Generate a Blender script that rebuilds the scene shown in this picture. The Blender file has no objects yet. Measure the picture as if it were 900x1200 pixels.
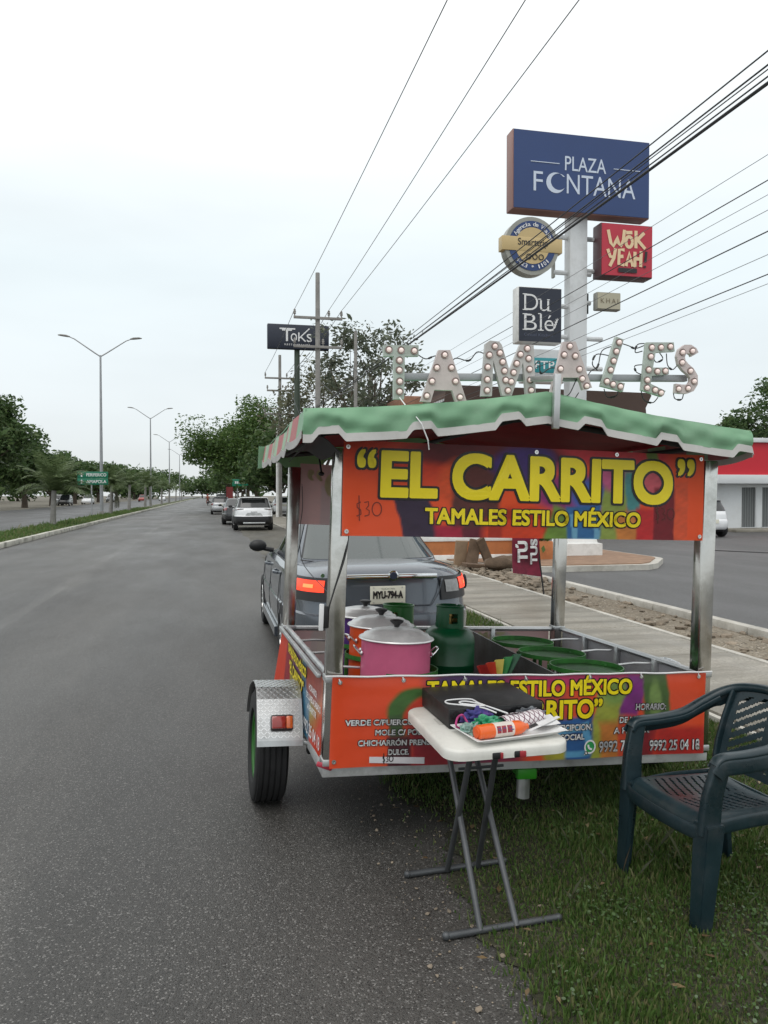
import bpy, bmesh, math, random
import numpy as np
from mathutils import Vector, Matrix
from mathutils.geometry import tessellate_polygon
PI = math.pi
random.seed(7); np.random.seed(7)
scene = bpy.context.scene
COL = scene.collection

# ------------------------------------------------------------------ camera
# world: +Y runs along the road, X to the right, the photographer stands at the origin on the asphalt
cam_d = bpy.data.cameras.new('camera'); cam = bpy.data.objects.new('camera', cam_d); COL.objects.link(cam)
cam_d.sensor_width = 36; cam_d.lens = 920 / 1200 * 36
cam_d.clip_start = 0.05; cam_d.clip_end = 5000
cam.location = (0, 0, 1.65)
cam.rotation_euler = (math.radians(90 - 1.245), 0, math.radians(-12.5))
scene.camera = cam

# ------------------------------------------------------------------ sky + sun (overcast)
SUN_EL, SUN_AZ = math.radians(58), math.radians(215)
world = bpy.data.worlds.new('World'); scene.world = world; world.use_nodes = True
nt = world.node_tree; N = nt.nodes; LK = nt.links
bg = N['Background']; bg.inputs['Strength'].default_value = 0.1
sky = N.new('ShaderNodeTexSky'); sky.sky_type = 'NISHITA'; sky.sun_disc = False
sky.sun_elevation = SUN_EL; sky.sun_rotation = SUN_AZ
tc = N.new('ShaderNodeTexCoord'); sp = N.new('ShaderNodeSeparateXYZ'); LK.new(tc.outputs['Generated'], sp.inputs[0])
rp = N.new('ShaderNodeValToRGB'); LK.new(sp.outputs['Z'], rp.inputs[0])
e = rp.color_ramp.elements
e[0].position = 0.0; e[0].color = (.62, .65, .655, 1)
e[1].position = 1.0; e[1].color = (.98, .98, .98, 1)
for pos, c in ((.08, (.655, .695, .71, 1)), (.26, (.70, .77, .792, 1)), (.46, (.90, .935, .945, 1)), (.7, (1.02, 1.02, 1.0, 1))):
    k = e.new(pos); k.color = c
mp = N.new('ShaderNodeMapping'); mp.inputs['Scale'].default_value = (1.2, 1.2, 4.5); LK.new(tc.outputs['Generated'], mp.inputs[0])
ns = N.new('ShaderNodeTexNoise'); ns.inputs['Scale'].default_value = 1.5; ns.inputs['Detail'].default_value = 4; ns.inputs['Roughness'].default_value = .5
LK.new(mp.outputs[0], ns.inputs['Vector'])
mr = N.new('ShaderNodeMapRange'); mr.inputs[1].default_value = .3; mr.inputs[2].default_value = .7; mr.inputs[3].default_value = 10.4; mr.inputs[4].default_value = 12.0
LK.new(ns.outputs['Fac'], mr.inputs[0])
sc = N.new('ShaderNodeVectorMath'); sc.operation = 'SCALE'; LK.new(rp.outputs[0], sc.inputs[0]); LK.new(mr.outputs[0], sc.inputs['Scale'])
mx = N.new('ShaderNodeMix'); mx.data_type = 'RGBA'; mx.inputs[0].default_value = .93
LK.new(sky.outputs[0], mx.inputs[6]); LK.new(sc.outputs[0], mx.inputs[7]); LK.new(mx.outputs[2], bg.inputs['Color'])
sun_d = bpy.data.lights.new('sun', 'SUN'); sun_d.energy = 0.7; sun_d.angle = math.radians(40); sun_d.color = (1, .97, .93)
sun = bpy.data.objects.new('sun', sun_d); COL.objects.link(sun); sun.location = (0, 0, 60)
sun.rotation_euler = (PI / 2 - SUN_EL, 0, -SUN_AZ + PI)
vs = scene.view_settings; vs.view_transform = 'Standard'; vs.look = 'None'; vs.exposure = 0.2; vs.gamma = 1; vs.use_curve_mapping = False

# ------------------------------------------------------------------ helpers
def lin(r, g, b):
    f = lambda c: (c / 255 / 12.92) if c / 255 <= .04045 else ((c / 255 + .055) / 1.055) ** 2.4
    return (f(r), f(g), f(b))

def mat(name, color, rough=.6, metal=0.0, var=.12, vscale=6.0, bump=0.0, bscale=60.0, spec=.5, coat=0.0, dirt=None, dscale=3.0, damt=.5, rvar=0.0):
    m = bpy.data.materials.new(name); m.use_nodes = True
    n = m.node_tree.nodes; l = m.node_tree.links; b = n['Principled BSDF']
    b.inputs['Roughness'].default_value = rough; b.inputs['Metallic'].default_value = metal
    b.inputs['Specular IOR Level'].default_value = spec; b.inputs['Coat Weight'].default_value = coat
    b.inputs['Coat Roughness'].default_value = .05
    t = n.new('ShaderNodeTexCoord')
    z = n.new('ShaderNodeTexNoise'); z.inputs['Scale'].default_value = vscale; z.inputs['Detail'].default_value = 5; z.inputs['Roughness'].default_value = .62
    l.new(t.outputs['Object'], z.inputs['Vector'])
    r = n.new('ShaderNodeValToRGB'); l.new(z.outputs['Fac'], r.inputs[0])
    c = Vector(color)
    r.color_ramp.elements[0].position = .3; r.color_ramp.elements[0].color = (*(c * (1 - var)), 1)
    r.color_ramp.elements[1].position = .7; r.color_ramp.elements[1].color = (*[min(.95, x * (1 + var)) for x in c], 1)
    out = r.outputs[0]
    if dirt:
        d = n.new('ShaderNodeTexNoise'); d.inputs['Scale'].default_value = dscale; d.inputs['Detail'].default_value = 8; d.inputs['Roughness'].default_value = .7
        l.new(t.outputs['Object'], d.inputs['Vector'])
        dr = n.new('ShaderNodeMapRange'); dr.inputs[1].default_value = .48; dr.inputs[2].default_value = .68; dr.inputs[3].default_value = 0; dr.inputs[4].default_value = damt
        l.new(d.outputs['Fac'], dr.inputs[0])
        x = n.new('ShaderNodeMix'); x.data_type = 'RGBA'; l.new(dr.outputs[0], x.inputs[0]); l.new(out, x.inputs[6]); x.inputs[7].default_value = (*dirt, 1)
        out = x.outputs[2]
    l.new(out, b.inputs['Base Color'])
    if rvar:
        q = n.new('ShaderNodeMapRange'); q.inputs[1].default_value = .3; q.inputs[2].default_value = .7
        q.inputs[3].default_value = max(.02, rough - rvar); q.inputs[4].default_value = min(1, rough + rvar)
        l.new(z.outputs['Fac'], q.inputs[0]); l.new(q.outputs[0], b.inputs['Roughness'])
    if bump:
        bz = n.new('ShaderNodeTexNoise'); bz.inputs['Scale'].default_value = bscale; bz.inputs['Detail'].default_value = 4
        l.new(t.outputs['Object'], bz.inputs['Vector'])
        bp = n.new('ShaderNodeBump'); bp.inputs['Strength'].default_value = bump; bp.inputs['Distance'].default_value = .02
        l.new(bz.outputs['Fac'], bp.inputs['Height']); l.new(bp.outputs[0], b.inputs['Normal'])
    return m

def translucent(m, fac):
    n = m.node_tree.nodes; l = m.node_tree.links; b = n['Principled BSDF']; t = n.new('ShaderNodeBsdfTranslucent'); x = n.new('ShaderNodeMixShader'); x.inputs[0].default_value = fac
    l.new(b.inputs['Base Color'].links[0].from_socket, t.inputs['Color']); l.new(b.outputs[0], x.inputs[1]); l.new(t.outputs[0], x.inputs[2]); l.new(x.outputs[0], n['Material Output'].inputs['Surface']); return m
def emit_mat(name, color, strength, base=None):
    m = mat(name, base or color, .25)
    b = m.node_tree.nodes['Principled BSDF']
    b.inputs['Emission Color'].default_value = (*color, 1); b.inputs['Emission Strength'].default_value = strength
    return m

class MB:
    """collects shapes in one bmesh; build() links them as ONE mesh object"""
    def __init__(s): s.bm = bmesh.new()
    def box(s, c, d, rot=None, bev=0.0, seg=2):
        b = bmesh.new(); bmesh.ops.create_cube(b, size=1)
        for v in b.verts: v.co = Vector((v.co.x * d[0], v.co.y * d[1], v.co.z * d[2]))
        if bev: bmesh.ops.bevel(b, geom=b.edges[:], offset=bev, segments=seg, profile=.5, affect='EDGES')
        M = Matrix.Translation(c) @ (rot.to_4x4() if rot else Matrix())
        s._merge(b, M); return s
    def _merge(s, b, M=None):
        me = bpy.data.meshes.new('tmp')
        if M: b.transform(M)
        b.to_mesh(me); b.free(); s.bm.from_mesh(me); bpy.data.meshes.remove(me)
    def mesh(s, me, M=None):
        b = bmesh.new(); b.from_mesh(me); s._merge(b, M); return s
    def cyl(s, p0, p1, r0, r1=None, n=12, caps=True):
        return s.tube([p0, p1], [r0, r0 if r1 is None else r1], n, caps)
    def tube(s, pts, r, n=8, caps=True, closed=False):
        R = r if isinstance(r, (list, tuple)) else [r] * len(pts)
        prof = [(math.cos(2 * PI * k / n), math.sin(2 * PI * k / n)) for k in range(n)]
        return s.sweep(pts, R, R, prof=prof, caps=caps, closed=closed)
    def sweep(s, pts, w, h, up=(0, 0, 1), prof=None, caps=True, closed=False, rad=.3, twist=None):
        """rounded-rectangle (or prof) section swept on pts; w,h are full sizes/2 when prof given"""
        P = [Vector(p) for p in pts]; n = len(P)
        if prof is None:
            prof = []
            for qx, qy, a0 in ((1, 1, 0), (-1, 1, 90), (-1, -1, 180), (1, -1, 270)):
                for k in range(4):
                    a = math.radians(a0 + k * 30)
                    prof.append((qx * (.5 - .5 * rad) + .5 * rad * math.cos(a), qy * (.5 - .5 * rad) + .5 * rad * math.sin(a)))
        Wd = w if isinstance(w, (list, tuple)) else [w] * n
        Hd = h if isinstance(h, (list, tuple)) else [h] * n
        rings = []; up0 = Vector(up); prev = None
        for i in range(n):
            a = P[(i - 1) % n] if (i > 0 or closed) else P[i]; b = P[(i + 1) % n] if (i < n - 1 or closed) else P[i]
            t = (b - a).normalized()
            u = up0 if abs(t.dot(up0)) < .97 else (prev or Vector((0, 1, 0)) if abs(t.y) < .9 else Vector((1, 0, 0)))
            sx = t.cross(u).normalized(); sy = sx.cross(t).normalized(); prev = sy
            rings.append([s.bm.verts.new(P[i] + sx * x * Wd[i] + sy * y * Hd[i]) for x, y in prof])
        m = len(prof); seq = list(range(n)) + ([0] if closed else [])
        for i, j in zip(seq[:-1], seq[1:]):
            for k in range(m):
                s.bm.faces.new((rings[i][k], rings[i][(k + 1) % m], rings[j][(k + 1) % m], rings[j][k]))
        if caps and not closed:
            s.bm.faces.new(list(reversed(rings[0]))); s.bm.faces.new(rings[-1])
        return s
    def lathe(s, prof, c=(0, 0, 0), n=24, M=None):
        c = Vector(c); rings = []
        for r, z in prof:
            rings.append([(c + Vector((max(r, 1e-4) * math.cos(2 * PI * k / n), max(r, 1e-4) * math.sin(2 * PI * k / n), z))) for k in range(n)])
        if M: rings = [[M @ v for v in q] for q in rings]
        V = [[s.bm.verts.new(v) for v in q] for q in rings]
        for a, b in zip(V[:-1], V[1:]):
            for k in range(n): s.bm.faces.new((a[k], a[(k + 1) % n], b[(k + 1) % n], b[k]))
        s.bm.faces.new(list(reversed(V[0]))); s.bm.faces.new(V[-1]); return s
    def prism(s, out, M, d):
        """2-D outline (x,y) extruded 0..d along local z, placed by M"""
        a = [s.bm.verts.new(M @ Vector((x, y, 0))) for x, y in out]; b = [s.bm.verts.new(M @ Vector((x, y, d))) for x, y in out]
        k = len(out); fl = [Vector((x, y, 0)) for x, y in out]
        for i in range(k): s.bm.faces.new((a[i], a[(i + 1) % k], b[(i + 1) % k], b[i]))
        for t in tessellate_polygon([fl]):
            s.bm.faces.new([a[i] for i in reversed(t)]); s.bm.faces.new([b[i] for i in t])
        return s
    def grid(s, fn, nu, nv, skip=None, thick=0.0):
        b = bmesh.new()
        V = [[b.verts.new(fn(i / nu, j / nv)) for j in range(nv + 1)] for i in range(nu + 1)]
        for i in range(nu):
            for j in range(nv):
                if skip and skip((i + .5) / nu, (j + .5) / nv): continue
                b.faces.new((V[i][j], V[i + 1][j], V[i + 1][j + 1], V[i][j + 1]))
        loose = [v for v in b.verts if not v.link_faces]
        bmesh.ops.delete(b, geom=loose, context='VERTS')
        if thick: bmesh.ops.solidify(b, geom=b.faces[:], thickness=thick)
        s._merge(b); return s
    def poly(s, pts):
        V = [s.bm.verts.new(p) for p in pts]
        if len(V) < 5: s.bm.faces.new(V); return s
        for t in tessellate_polygon([[Vector(p) for p in pts]]): s.bm.faces.new([V[i] for i in t])
        return s
    def ball(s, c, r, n=12, sc=(1, 1, 1)):
        b = bmesh.new(); bmesh.ops.create_uvsphere(b, u_segments=n, v_segments=max(6, n // 2), radius=r)
        s._merge(b, Matrix.Translation(c) @ Matrix.Diagonal((*sc, 1))); return s
    def build(s, name, m, parent=None, smooth=40, recalc=True):
        if recalc: bmesh.ops.recalc_face_normals(s.bm, faces=s.bm.faces[:])
        me = bpy.data.meshes.new(name); s.bm.to_mesh(me); s.bm.free()
        if smooth:
            me.polygons.foreach_set('use_smooth', [True] * len(me.polygons)); me.set_sharp_from_angle(angle=math.radians(smooth))
        me.materials.append(m); return link(name, me, parent)

def link(name, me, parent=None):
    o = bpy.data.objects.new(name, me); COL.objects.link(o)
    if parent: o.parent = parent
    return o
def tag(o, label=None, cat=None, group=None, kind=None):
    if label: o['label'] = label
    if cat: o['category'] = cat
    if group: o['group'] = group
    if kind: o['kind'] = kind
    return o
def thing(name, label, cat, loc=(0, 0, 0), rz=0.0, group=None):
    o = bpy.data.objects.new(name, None); COL.objects.link(o); o.empty_display_size = .1
    o.location = loc; o.rotation_euler = (0, 0, rz); return tag(o, label, cat, group)
def kids(o): return [c for c in bpy.data.objects if c.parent == o]
def copy_tree(o, parent=None):
    c = o.copy(); COL.objects.link(c)
    if parent: c.parent = parent
    for k in kids(o): copy_tree(k, c)
    return c
def quads(name, V, m, parent=None, smooth=False):
    """V: (n,k,3) array, one k-gon each"""
    n, k, _ = V.shape
    me = bpy.data.meshes.new(name); me.vertices.add(n * k); me.vertices.foreach_set('co', V.reshape(-1).astype(np.float32))
    me.loops.add(n * k); me.loops.foreach_set('vertex_index', np.arange(n * k, dtype=np.int32))
    me.polygons.add(n); me.polygons.foreach_set('loop_start', np.arange(0, n * k, k, dtype=np.int32))
    me.update(calc_edges=True); me.materials.append(m)
    return link(name, me, parent)

# text ------------------------------------------------------------
_tc = {}
def _tmesh(s, bold, sp=1.0):
    key = (s, round(bold, 4), sp)
    if key not in _tc:
        cu = bpy.data.curves.new('t', 'FONT'); cu.body = s; cu.size = 1; cu.offset = bold; cu.resolution_u = 6; cu.space_character = sp
        o = bpy.data.objects.new('t', cu); COL.objects.link(o)
        me = bpy.data.meshes.new_from_object(o)
        n = len(me.vertices); co = np.empty(n * 3); me.vertices.foreach_get('co', co); co = co.reshape(-1, 3)[:, :2].copy()
        fs = [tuple(p.vertices) for p in me.polygons]
        bpy.data.objects.remove(o); bpy.data.curves.remove(cu); bpy.data.meshes.remove(me)
        _tc[key] = (co, fs)
    return _tc[key]
def capH():
    return _tmesh('H', 0)[0][:, 1].max()
def text(mb, s, x0, x1, zb, cap, y, bold=0.0, grow=0.0, slant=0.0, tilt=0.0, fn=None, sp=1.0, flip=False, fat=0.0, rim=0.0):
    """letters standing in the local XZ plane at depth y, seen from -Y; fitted to x0..x1 with cap height cap; grow widens the strokes (outline)"""
    ref = _tmesh(s, bold, sp)[0]; co, fs = _tmesh(s, bold + grow, sp)
    k = cap / capH(); mn, mx_ = ref[:, 0].min(), ref[:, 0].max(); kx = (x1 - x0 - 2 * fat) / (mx_ - mn)
    k = max(k - 2 * fat / capH(), k * .5)
    n = 1 if fat + rim <= 0 else (12 if fat + rim < .012 else 20)
    for j in range(n):
        sq = lambda q: math.copysign(abs(q) ** .45, q)
        ox = (fat + rim) * sq(math.cos(2 * PI * (j + .5) / n)) if n > 1 else 0; oz = (fat + rim) * sq(math.sin(2 * PI * (j + .5) / n)) if n > 1 else 0
        vs_ = []
        for a, b in co:
            x = x0 + fat + (a - mn) * kx + ox; z = zb + fat + b * k + oz
            x += slant * (z - zb); z += tilt * (x - x0)
            p = Vector((x, y - j * .00008, z))
            vs_.append(mb.bm.verts.new(fn(p) if fn else p))
        for f in fs:
            try: mb.bm.faces.new([vs_[i] for i in (reversed(f) if flip else f)])
            except ValueError: pass
_lay = 0
def stroke(mb, pts, w, y, fn=None, lay=.00006):
    """flat pen stroke in the XZ plane"""
    global _lay
    _lay = (_lay + 1) % 40; y = y - _lay * lay
    P = [Vector((p[0], p[1])) for p in pts]
    L_, R_ = [], []
    for i, p in enumerate(P):
        t = (P[min(i + 1, len(P) - 1)] - P[max(i - 1, 0)]).normalized(); n_ = Vector((-t.y, t.x)) * w / 2
        for lst, q in ((L_, p + n_), (R_, p - n_)):
            v = Vector((q.x, y, q.y)); lst.append(mb.bm.verts.new(fn(v) if fn else v))
    for i in range(len(P) - 1): mb.bm.faces.new((L_[i], R_[i], R_[i + 1], L_[i + 1]))
def arc(cx, cz, rx, rz, a0, a1, n=16):
    return [(cx + rx * math.cos(math.radians(a0 + (a1 - a0) * k / n)), cz + rz * math.sin(math.radians(a0 + (a1 - a0) * k / n))) for k in range(n + 1)]

def spline(P, k=6):
    P = [Vector(p) for p in P]; o = []
    for i in range(len(P) - 1):
        p0, p1, p2, p3 = P[max(i - 1, 0)], P[i], P[i + 1], P[min(i + 2, len(P) - 1)]
        for s in range(k):
            t_ = s / k; o.append(.5 * ((2 * p1) + (p2 - p0) * t_ + (2 * p0 - 5 * p1 + 4 * p2 - p3) * t_ ** 2 + (3 * p1 - p0 - 3 * p2 + p3) * t_ ** 3))
    o.append(P[-1]); return o

# ------------------------------------------------------------------ materials
M = {}
M['steel'] = mat('stainless_steel', (.60, .59, .56), .16, 1, .14, 3, .03, 12, dirt=(.16, .15, .11), dscale=2.2, damt=.55, rvar=.07)
M['galv'] = mat('galvanised_steel', (.55, .56, .56), .42, .85, .2, 8, rvar=.1)
M['white_frame'] = mat('silver_painted_steel', (.52, .53, .53), .4, .3, .12, 4, dirt=(.12, .10, .08), dscale=6, damt=.5)
M['dark_frame'] = mat('black_chassis', (.02, .02, .02), .6, 0, .3, 10)
M['green_paint'] = mat('green_painted_iron', (.035, .17, .03), .38, 0, .25, 9, dirt=(.02, .03, .015), dscale=14, damt=.6)
M['rubber'] = mat('tyre_rubber', (.014, .014, .015), .75, 0, .25, 20, .1, 120)
M['black'] = mat('black_plastic', (.012, .012, .013), .45, 0, .2, 12)
M['dark_tube'] = mat('dark_grey_tube', (.075, .08, .085), .42, .3, .2, 9)
M['white'] = mat('white_paint', (.78, .78, .76), .5, 0, .05, 3, dirt=(.35, .34, .30), dscale=2, damt=.4)
M['lid'] = mat('spun_aluminium_lid', (.80, .80, .79), .36, .5, .1, 12, dirt=(.5, .5, .49), dscale=8, damt=.4, rvar=.08)
M['alu'] = mat('brushed_aluminium', (.78, .78, .77), .26, 1, .08, 10, rvar=.06)
M['hdpe'] = mat('white_table_plastic', (.68, .67, .62), .48, 0, .05, 3, .06, 300, dirt=(.45, .43, .38), dscale=9, damt=.35)
M['glass'] = mat('car_glass', (.016, .019, .02), .04, 0, .1, 2, spec=.8)
M['glass_light'] = mat('pale_car_glass', (.045, .06, .058), .05, 0, .1, 2, spec=1.0)
M['chrome'] = mat('chrome', (.75, .76, .77), .1, 1, .05, 4)
M['yellow_ink'] = mat('yellow_ink', lin(236, 214, 22), .4, 0, .04, 5)
M['black_ink'] = mat('black_ink', (.012, .010, .012), .4, 0, .1, 5)
M['white_ink'] = mat('white_ink', (.74, .74, .74), .4, 0, .04, 5)
M['pale_ink'] = mat('faded_ink', (.52, .46, .27), .5, 0, .05, 5)
M['marker'] = mat('marker_ink', (.10, .016, .012), .5, 0, .2, 20)
M['wire'] = mat('cable_black', (.03, .032, .035), .6, 0, .1, 4)
M['wire_grey'] = mat('cable_grey', (.16, .165, .17), .5, .2, .1, 4)
M['concrete_pole'] = mat('weathered_pole', (.26, .25, .235), .8, 0, .2, 3)
M['bark'] = mat('bark', (.085, .065, .048), .9, 0, .35, 5, .5, 20)
M['lamp_pole'] = mat('galvanised_lamp_post', (.34, .35, .36), .45, .5, .12, 2)

def leaf_mat(name, cols, trans=.35):
    m = bpy.data.materials.new(name); m.use_nodes = True; n = m.node_tree.nodes; l = m.node_tree.links
    b = n['Principled BSDF']; b.inputs['Roughness'].default_value = .5; b.inputs['Specular IOR Level'].default_value = .35
    g = n.new('ShaderNodeNewGeometry'); r = n.new('ShaderNodeValToRGB'); l.new(g.outputs['Random Per Island'], r.inputs[0])
    el = r.color_ramp.elements
    el[0].color = (*cols[0], 1); el[1].color = (*cols[-1], 1)
    for i, c in enumerate(cols[1:-1]):
        q = el.new((i + 1) / (len(cols) - 1)); q.color = (*c, 1)
    t = n.new('ShaderNodeBsdfTranslucent'); mxs = n.new('ShaderNodeMixShader'); mxs.inputs[0].default_value = trans
    l.new(r.outputs[0], b.inputs['Base Color']); l.new(r.outputs[0], t.inputs['Color'])
    l.new(b.outputs[0], mxs.inputs[1]); l.new(t.outputs[0], mxs.inputs[2]); l.new(mxs.outputs[0], n['Material Output'].inputs['Surface'])
    return m
M['leaf_dark'] = leaf_mat('dark_green_leaves', [(.036, .065, .025), (.062, .115, .036), (.09, .15, .05), (.13, .18, .07)])
M['leaf_mid'] = leaf_mat('mid_green_leaves', [(.04, .080, .020), (.065, .125, .028), (.095, .165, .04), (.14, .20, .06)])
M['leaf_grey'] = leaf_mat('dry_olive_leaves', [(.08, .09, .055), (.12, .13, .08), (.15, .15, .10), (.17, .19, .11), (.14, .10, .065)])
M['leaf_sparse'] = leaf_mat('thin_grey_green_leaves', [(.08, .10, .07), (.115, .14, .09), (.14, .16, .115), (.18, .19, .14)])
M['frond'] = leaf_mat('palm_fronds', [(.08, .12, .045), (.12, .17, .07), (.18, .23, .11), (.09, .14, .06)])
M['grass'] = leaf_mat('grass_blades', [(.05, .095, .02), (.07, .14, .03), (.10, .17, .042), (.13, .185, .055), (.20, .18, .09)], .3)
M['weed'] = leaf_mat('small_weed_leaves', [(.04, .085, .02), (.06, .12, .03), (.085, .15, .05), (.16, .21, .13)], .3)

def ground_mat(name, c0, c1, c2, speck=None, sscale=160, rough=.62, mscale=.5, bump=.35, bsc=90, wet=0.0, st=(1, .28, 1), streak=False, rr=(.35, .66)):
    """mottled ground: c0..c1 large patches, c2 fine grain, speck = pale aggregate"""
    m = bpy.data.materials.new(name); m.use_nodes = True; n = m.node_tree.nodes; l = m.node_tree.links; b = n['Principled BSDF']
    t = n.new('ShaderNodeTexCoord')
    def noise(scale, det=6, ro=.6, sx=(1, 1, 1)):
        mpn = n.new('ShaderNodeMapping'); mpn.inputs['Scale'].default_value = sx; l.new(t.outputs['Object'], mpn.inputs[0])
        z = n.new('ShaderNodeTexNoise'); z.inputs['Scale'].default_value = scale; z.inputs['Detail'].default_value = det; z.inputs['Roughness'].default_value = ro
        l.new(mpn.outputs[0], z.inputs['Vector']); return z.outputs['Fac']
    def mixc(fac, a, c, mode='MIX'):
        x = n.new('ShaderNodeMix'); x.data_type = 'RGBA'; x.blend_type = mode
        if isinstance(fac, float): x.inputs[0].default_value = fac
        else: l.new(fac, x.inputs[0])
        for sock, v in ((6, a), (7, c)):
            if isinstance(v, tuple): x.inputs[sock].default_value = (*v, 1)
            else: l.new(v, x.inputs[sock])
        return x.outputs[2]
    def rng(f, a, c, lo=0.0, hi=1.0):
        q = n.new('ShaderNodeMapRange'); q.inputs[1].default_value = a; q.inputs[2].default_value = c; q.inputs[3].default_value = lo; q.inputs[4].default_value = hi
        l.new(f, q.inputs[0]); return q.outputs[0]
    col = mixc(rng(noise(mscale, 7, .62, st), .35, .66), c0, c1)
    fine = noise(bsc, 3, .7)
    col = mixc(rng(fine, .40, .66), col, c2)
    if streak:
        sxy = n.new('ShaderNodeSeparateXYZ'); l.new(t.outputs['Object'], sxy.inputs[0])
        def band(x0, w, lo, hi, nsc, na, nb):
            a_ = n.new('ShaderNodeMath'); a_.operation = 'ADD'; a_.inputs[1].default_value = -x0; l.new(sxy.outputs[0], a_.inputs[0])
            b_ = n.new('ShaderNodeMath'); b_.operation = 'ABSOLUTE'; l.new(a_.outputs[0], b_.inputs[0])
            c_ = rng(b_.outputs[0], w, w * .55, lo, hi); m_ = n.new('ShaderNodeMath'); m_.operation = 'MULTIPLY'
            l.new(c_, m_.inputs[0]); l.new(rng(noise(nsc, 6, .68, (1, .12, 1)), na, nb), m_.inputs[1]); return m_.outputs[0]
        col = mixc(band(-2.6, .12, 0, .28, 2.6, .42, .62), col, (.24, .235, .22))
        col = mixc(band(-.25, .75, 0, .45, .7, .25, .6), col, tuple(x * .7 for x in c0))
        col = mixc(band(-4.6, .9, 0, .3, .8, .3, .7), col, tuple(x * 1.15 for x in c1))
        col = mixc(rng(noise(1.1, 4, .6, (1, .02, 1)), .48, .72, 0, .45), col, tuple(x * .62 for x in c0))
        col = mixc(rng(noise(.9, 5, .65, (1, .12, 1)), .60, .72, 0, .35), col, tuple(min(1, x * 1.5) for x in c1))
    if speck:
        v = n.new('ShaderNodeTexVoronoi'); v.inputs['Scale'].default_value = sscale; l.new(t.outputs['Object'], v.inputs['Vector'])
        sx = n.new('ShaderNodeSeparateXYZ'); l.new(v.outputs['Color'], sx.inputs[0])
        col = mixc(rng(sx.outputs[0], .86, .98, 0, .85), col, speck)
        dk = rng(sx.outputs[1], .72, .9, 0, .7); col = mixc(dk, col, tuple(x * .35 for x in c0))
        hgt = n.new('ShaderNodeMath'); hgt.operation = 'SUBTRACT'; l.new(sx.outputs[2], hgt.inputs[0]); l.new(v.outputs['Distance'], hgt.inputs[1]); hout = hgt.outputs[0]
    else: hout = fine
    l.new(col, b.inputs['Base Color'])
    l.new(rng(noise(mscale * 1.7, 5, .6, (1, .3, 1)), .3, .7, rough - wet, min(1, rough + .08)), b.inputs['Roughness'])
    bp = n.new('ShaderNodeBump'); bp.inputs['Strength'].default_value = bump; bp.inputs['Distance'].default_value = .006
    l.new(hout, bp.inputs['Height']); l.new(bp.outputs[0], b.inputs['Normal'])
    b.inputs['Specular IOR Level'].default_value = .45
    return m
M['asphalt'] = ground_mat('asphalt', (.050, .0475, .044), (.130, .124, .113), (.058, .055, .051), (.24, .232, .22), 175, .50, .40, .45, 120, .12, streak=True)
M['asphalt2'] = ground_mat('lot_asphalt', (.075, .075, .075), (.11, .11, .108), (.06, .06, .06), (.2, .2, .2), 130, .58, .3, .3, 80, .14)
M['soil'] = ground_mat('grassy_soil', (.035, .038, .018), (.065, .058, .034), (.026, .026, .014), (.10, .09, .07), 90, .9, 1.4, .8, 60)
M['dirt'] = ground_mat('pale_rubble_soil', (.20, .165, .12), (.29, .25, .19), (.15, .125, .09), (.42, .38, .32), 45, .9, 1.2, .8, 50)
M['walk'] = ground_mat('wet_sidewalk_concrete', (.12, .11, .085), (.40, .37, .315), (.20, .185, .15), None, 0, .6, 1.5, .3, 40, .2, (.3, 1.5, 1), rr=(.38, .60))
M['shoulder'] = ground_mat('damp_dirt_shoulder', (.075, .07, .055), (.16, .145, .115), (.06, .06, .045), (.25, .23, .2), 60, .75, .8, .6, 50, .2)
M['turf'] = ground_mat('median_turf', (.06, .075, .025), (.10, .105, .045), (.045, .06, .02), None, 0, .9, .8, .6, 30)
M['earth'] = ground_mat('plain_earth', (.15, .14, .11), (.21, .19, .15), (.11, .10, .08), None, 0, .9, .1, .4, 8)
M['kerb'] = mat('whitewashed_kerb', (.52, .51, .45), .8, 0, .18, 2, .3, 30, dirt=(.09, .09, .07), dscale=1.6, damt=.9)
M['kerb2'] = mat('pale_kerb', (.50, .48, .43), .8, 0, .15, 2, .3, 30, dirt=(.2, .18, .14), dscale=2.5, damt=.6)
# ================================================================== SETTING
def struct(o): o['kind'] = 'structure'; return o
def sheet(name, xl, xr, ys, z, m):
    mb = MB(); f = lambda v, y: v(y) if callable(v) else v
    rows = [[mb.bm.verts.new((f(xl, y) + (f(xr, y) - f(xl, y)) * k / 4, y, z)) for k in range(5)] for y in ys]
    for a, b in zip(rows[:-1], rows[1:]):
        for k in range(4): mb.bm.faces.new((a[k], a[k + 1], b[k + 1], b[k]))
    o = mb.build(name, m, smooth=0); return struct(o)
def steps(a, b, s): return list(np.arange(a, b, s)) + [b]
YS = steps(-12, 0, .2) + steps(.1, 9, .03) + steps(9.1, 40, .12) + steps(40.5, 120, 1) + [160, 240, 400, 700]
sheet('ground', -900, 900, [-60, 0, 100, 400, 1200], -.06, M['earth'])
sheet('road', -6.4, 2.2, [-12, 0, 20, 60, 200, 700], 0, M['asphalt'])
wob = lambda y: 1.03 + (.0 if y < 7 else min(.35, (y - 7) * .05)) + .06 * math.sin(y * 2.1) + .045 * math.sin(y * 5.3 + 1) + .035 * math.sin(y * 13 + 2 + math.sin(y * 4)) + .022 * math.sin(y * 29 + 2 * math.sin(y * 7))
sheet('verge', wob, 3.62, [y for y in YS if y <= 8.6], .006, M['soil'])
sheet('dirt_shoulder', lambda y: wob(y) if y < 25 else 1.38 + .06 * math.sin(y * .7) + .03 * math.sin(y * 1.7), 3.62, [y for y in YS if y >= 8.4], .003, M['shoulder'])
sheet('opposite_road', -21, -8.42, [-12, 20, 60, 200, 700], -.02, M['asphalt2'])
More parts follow.
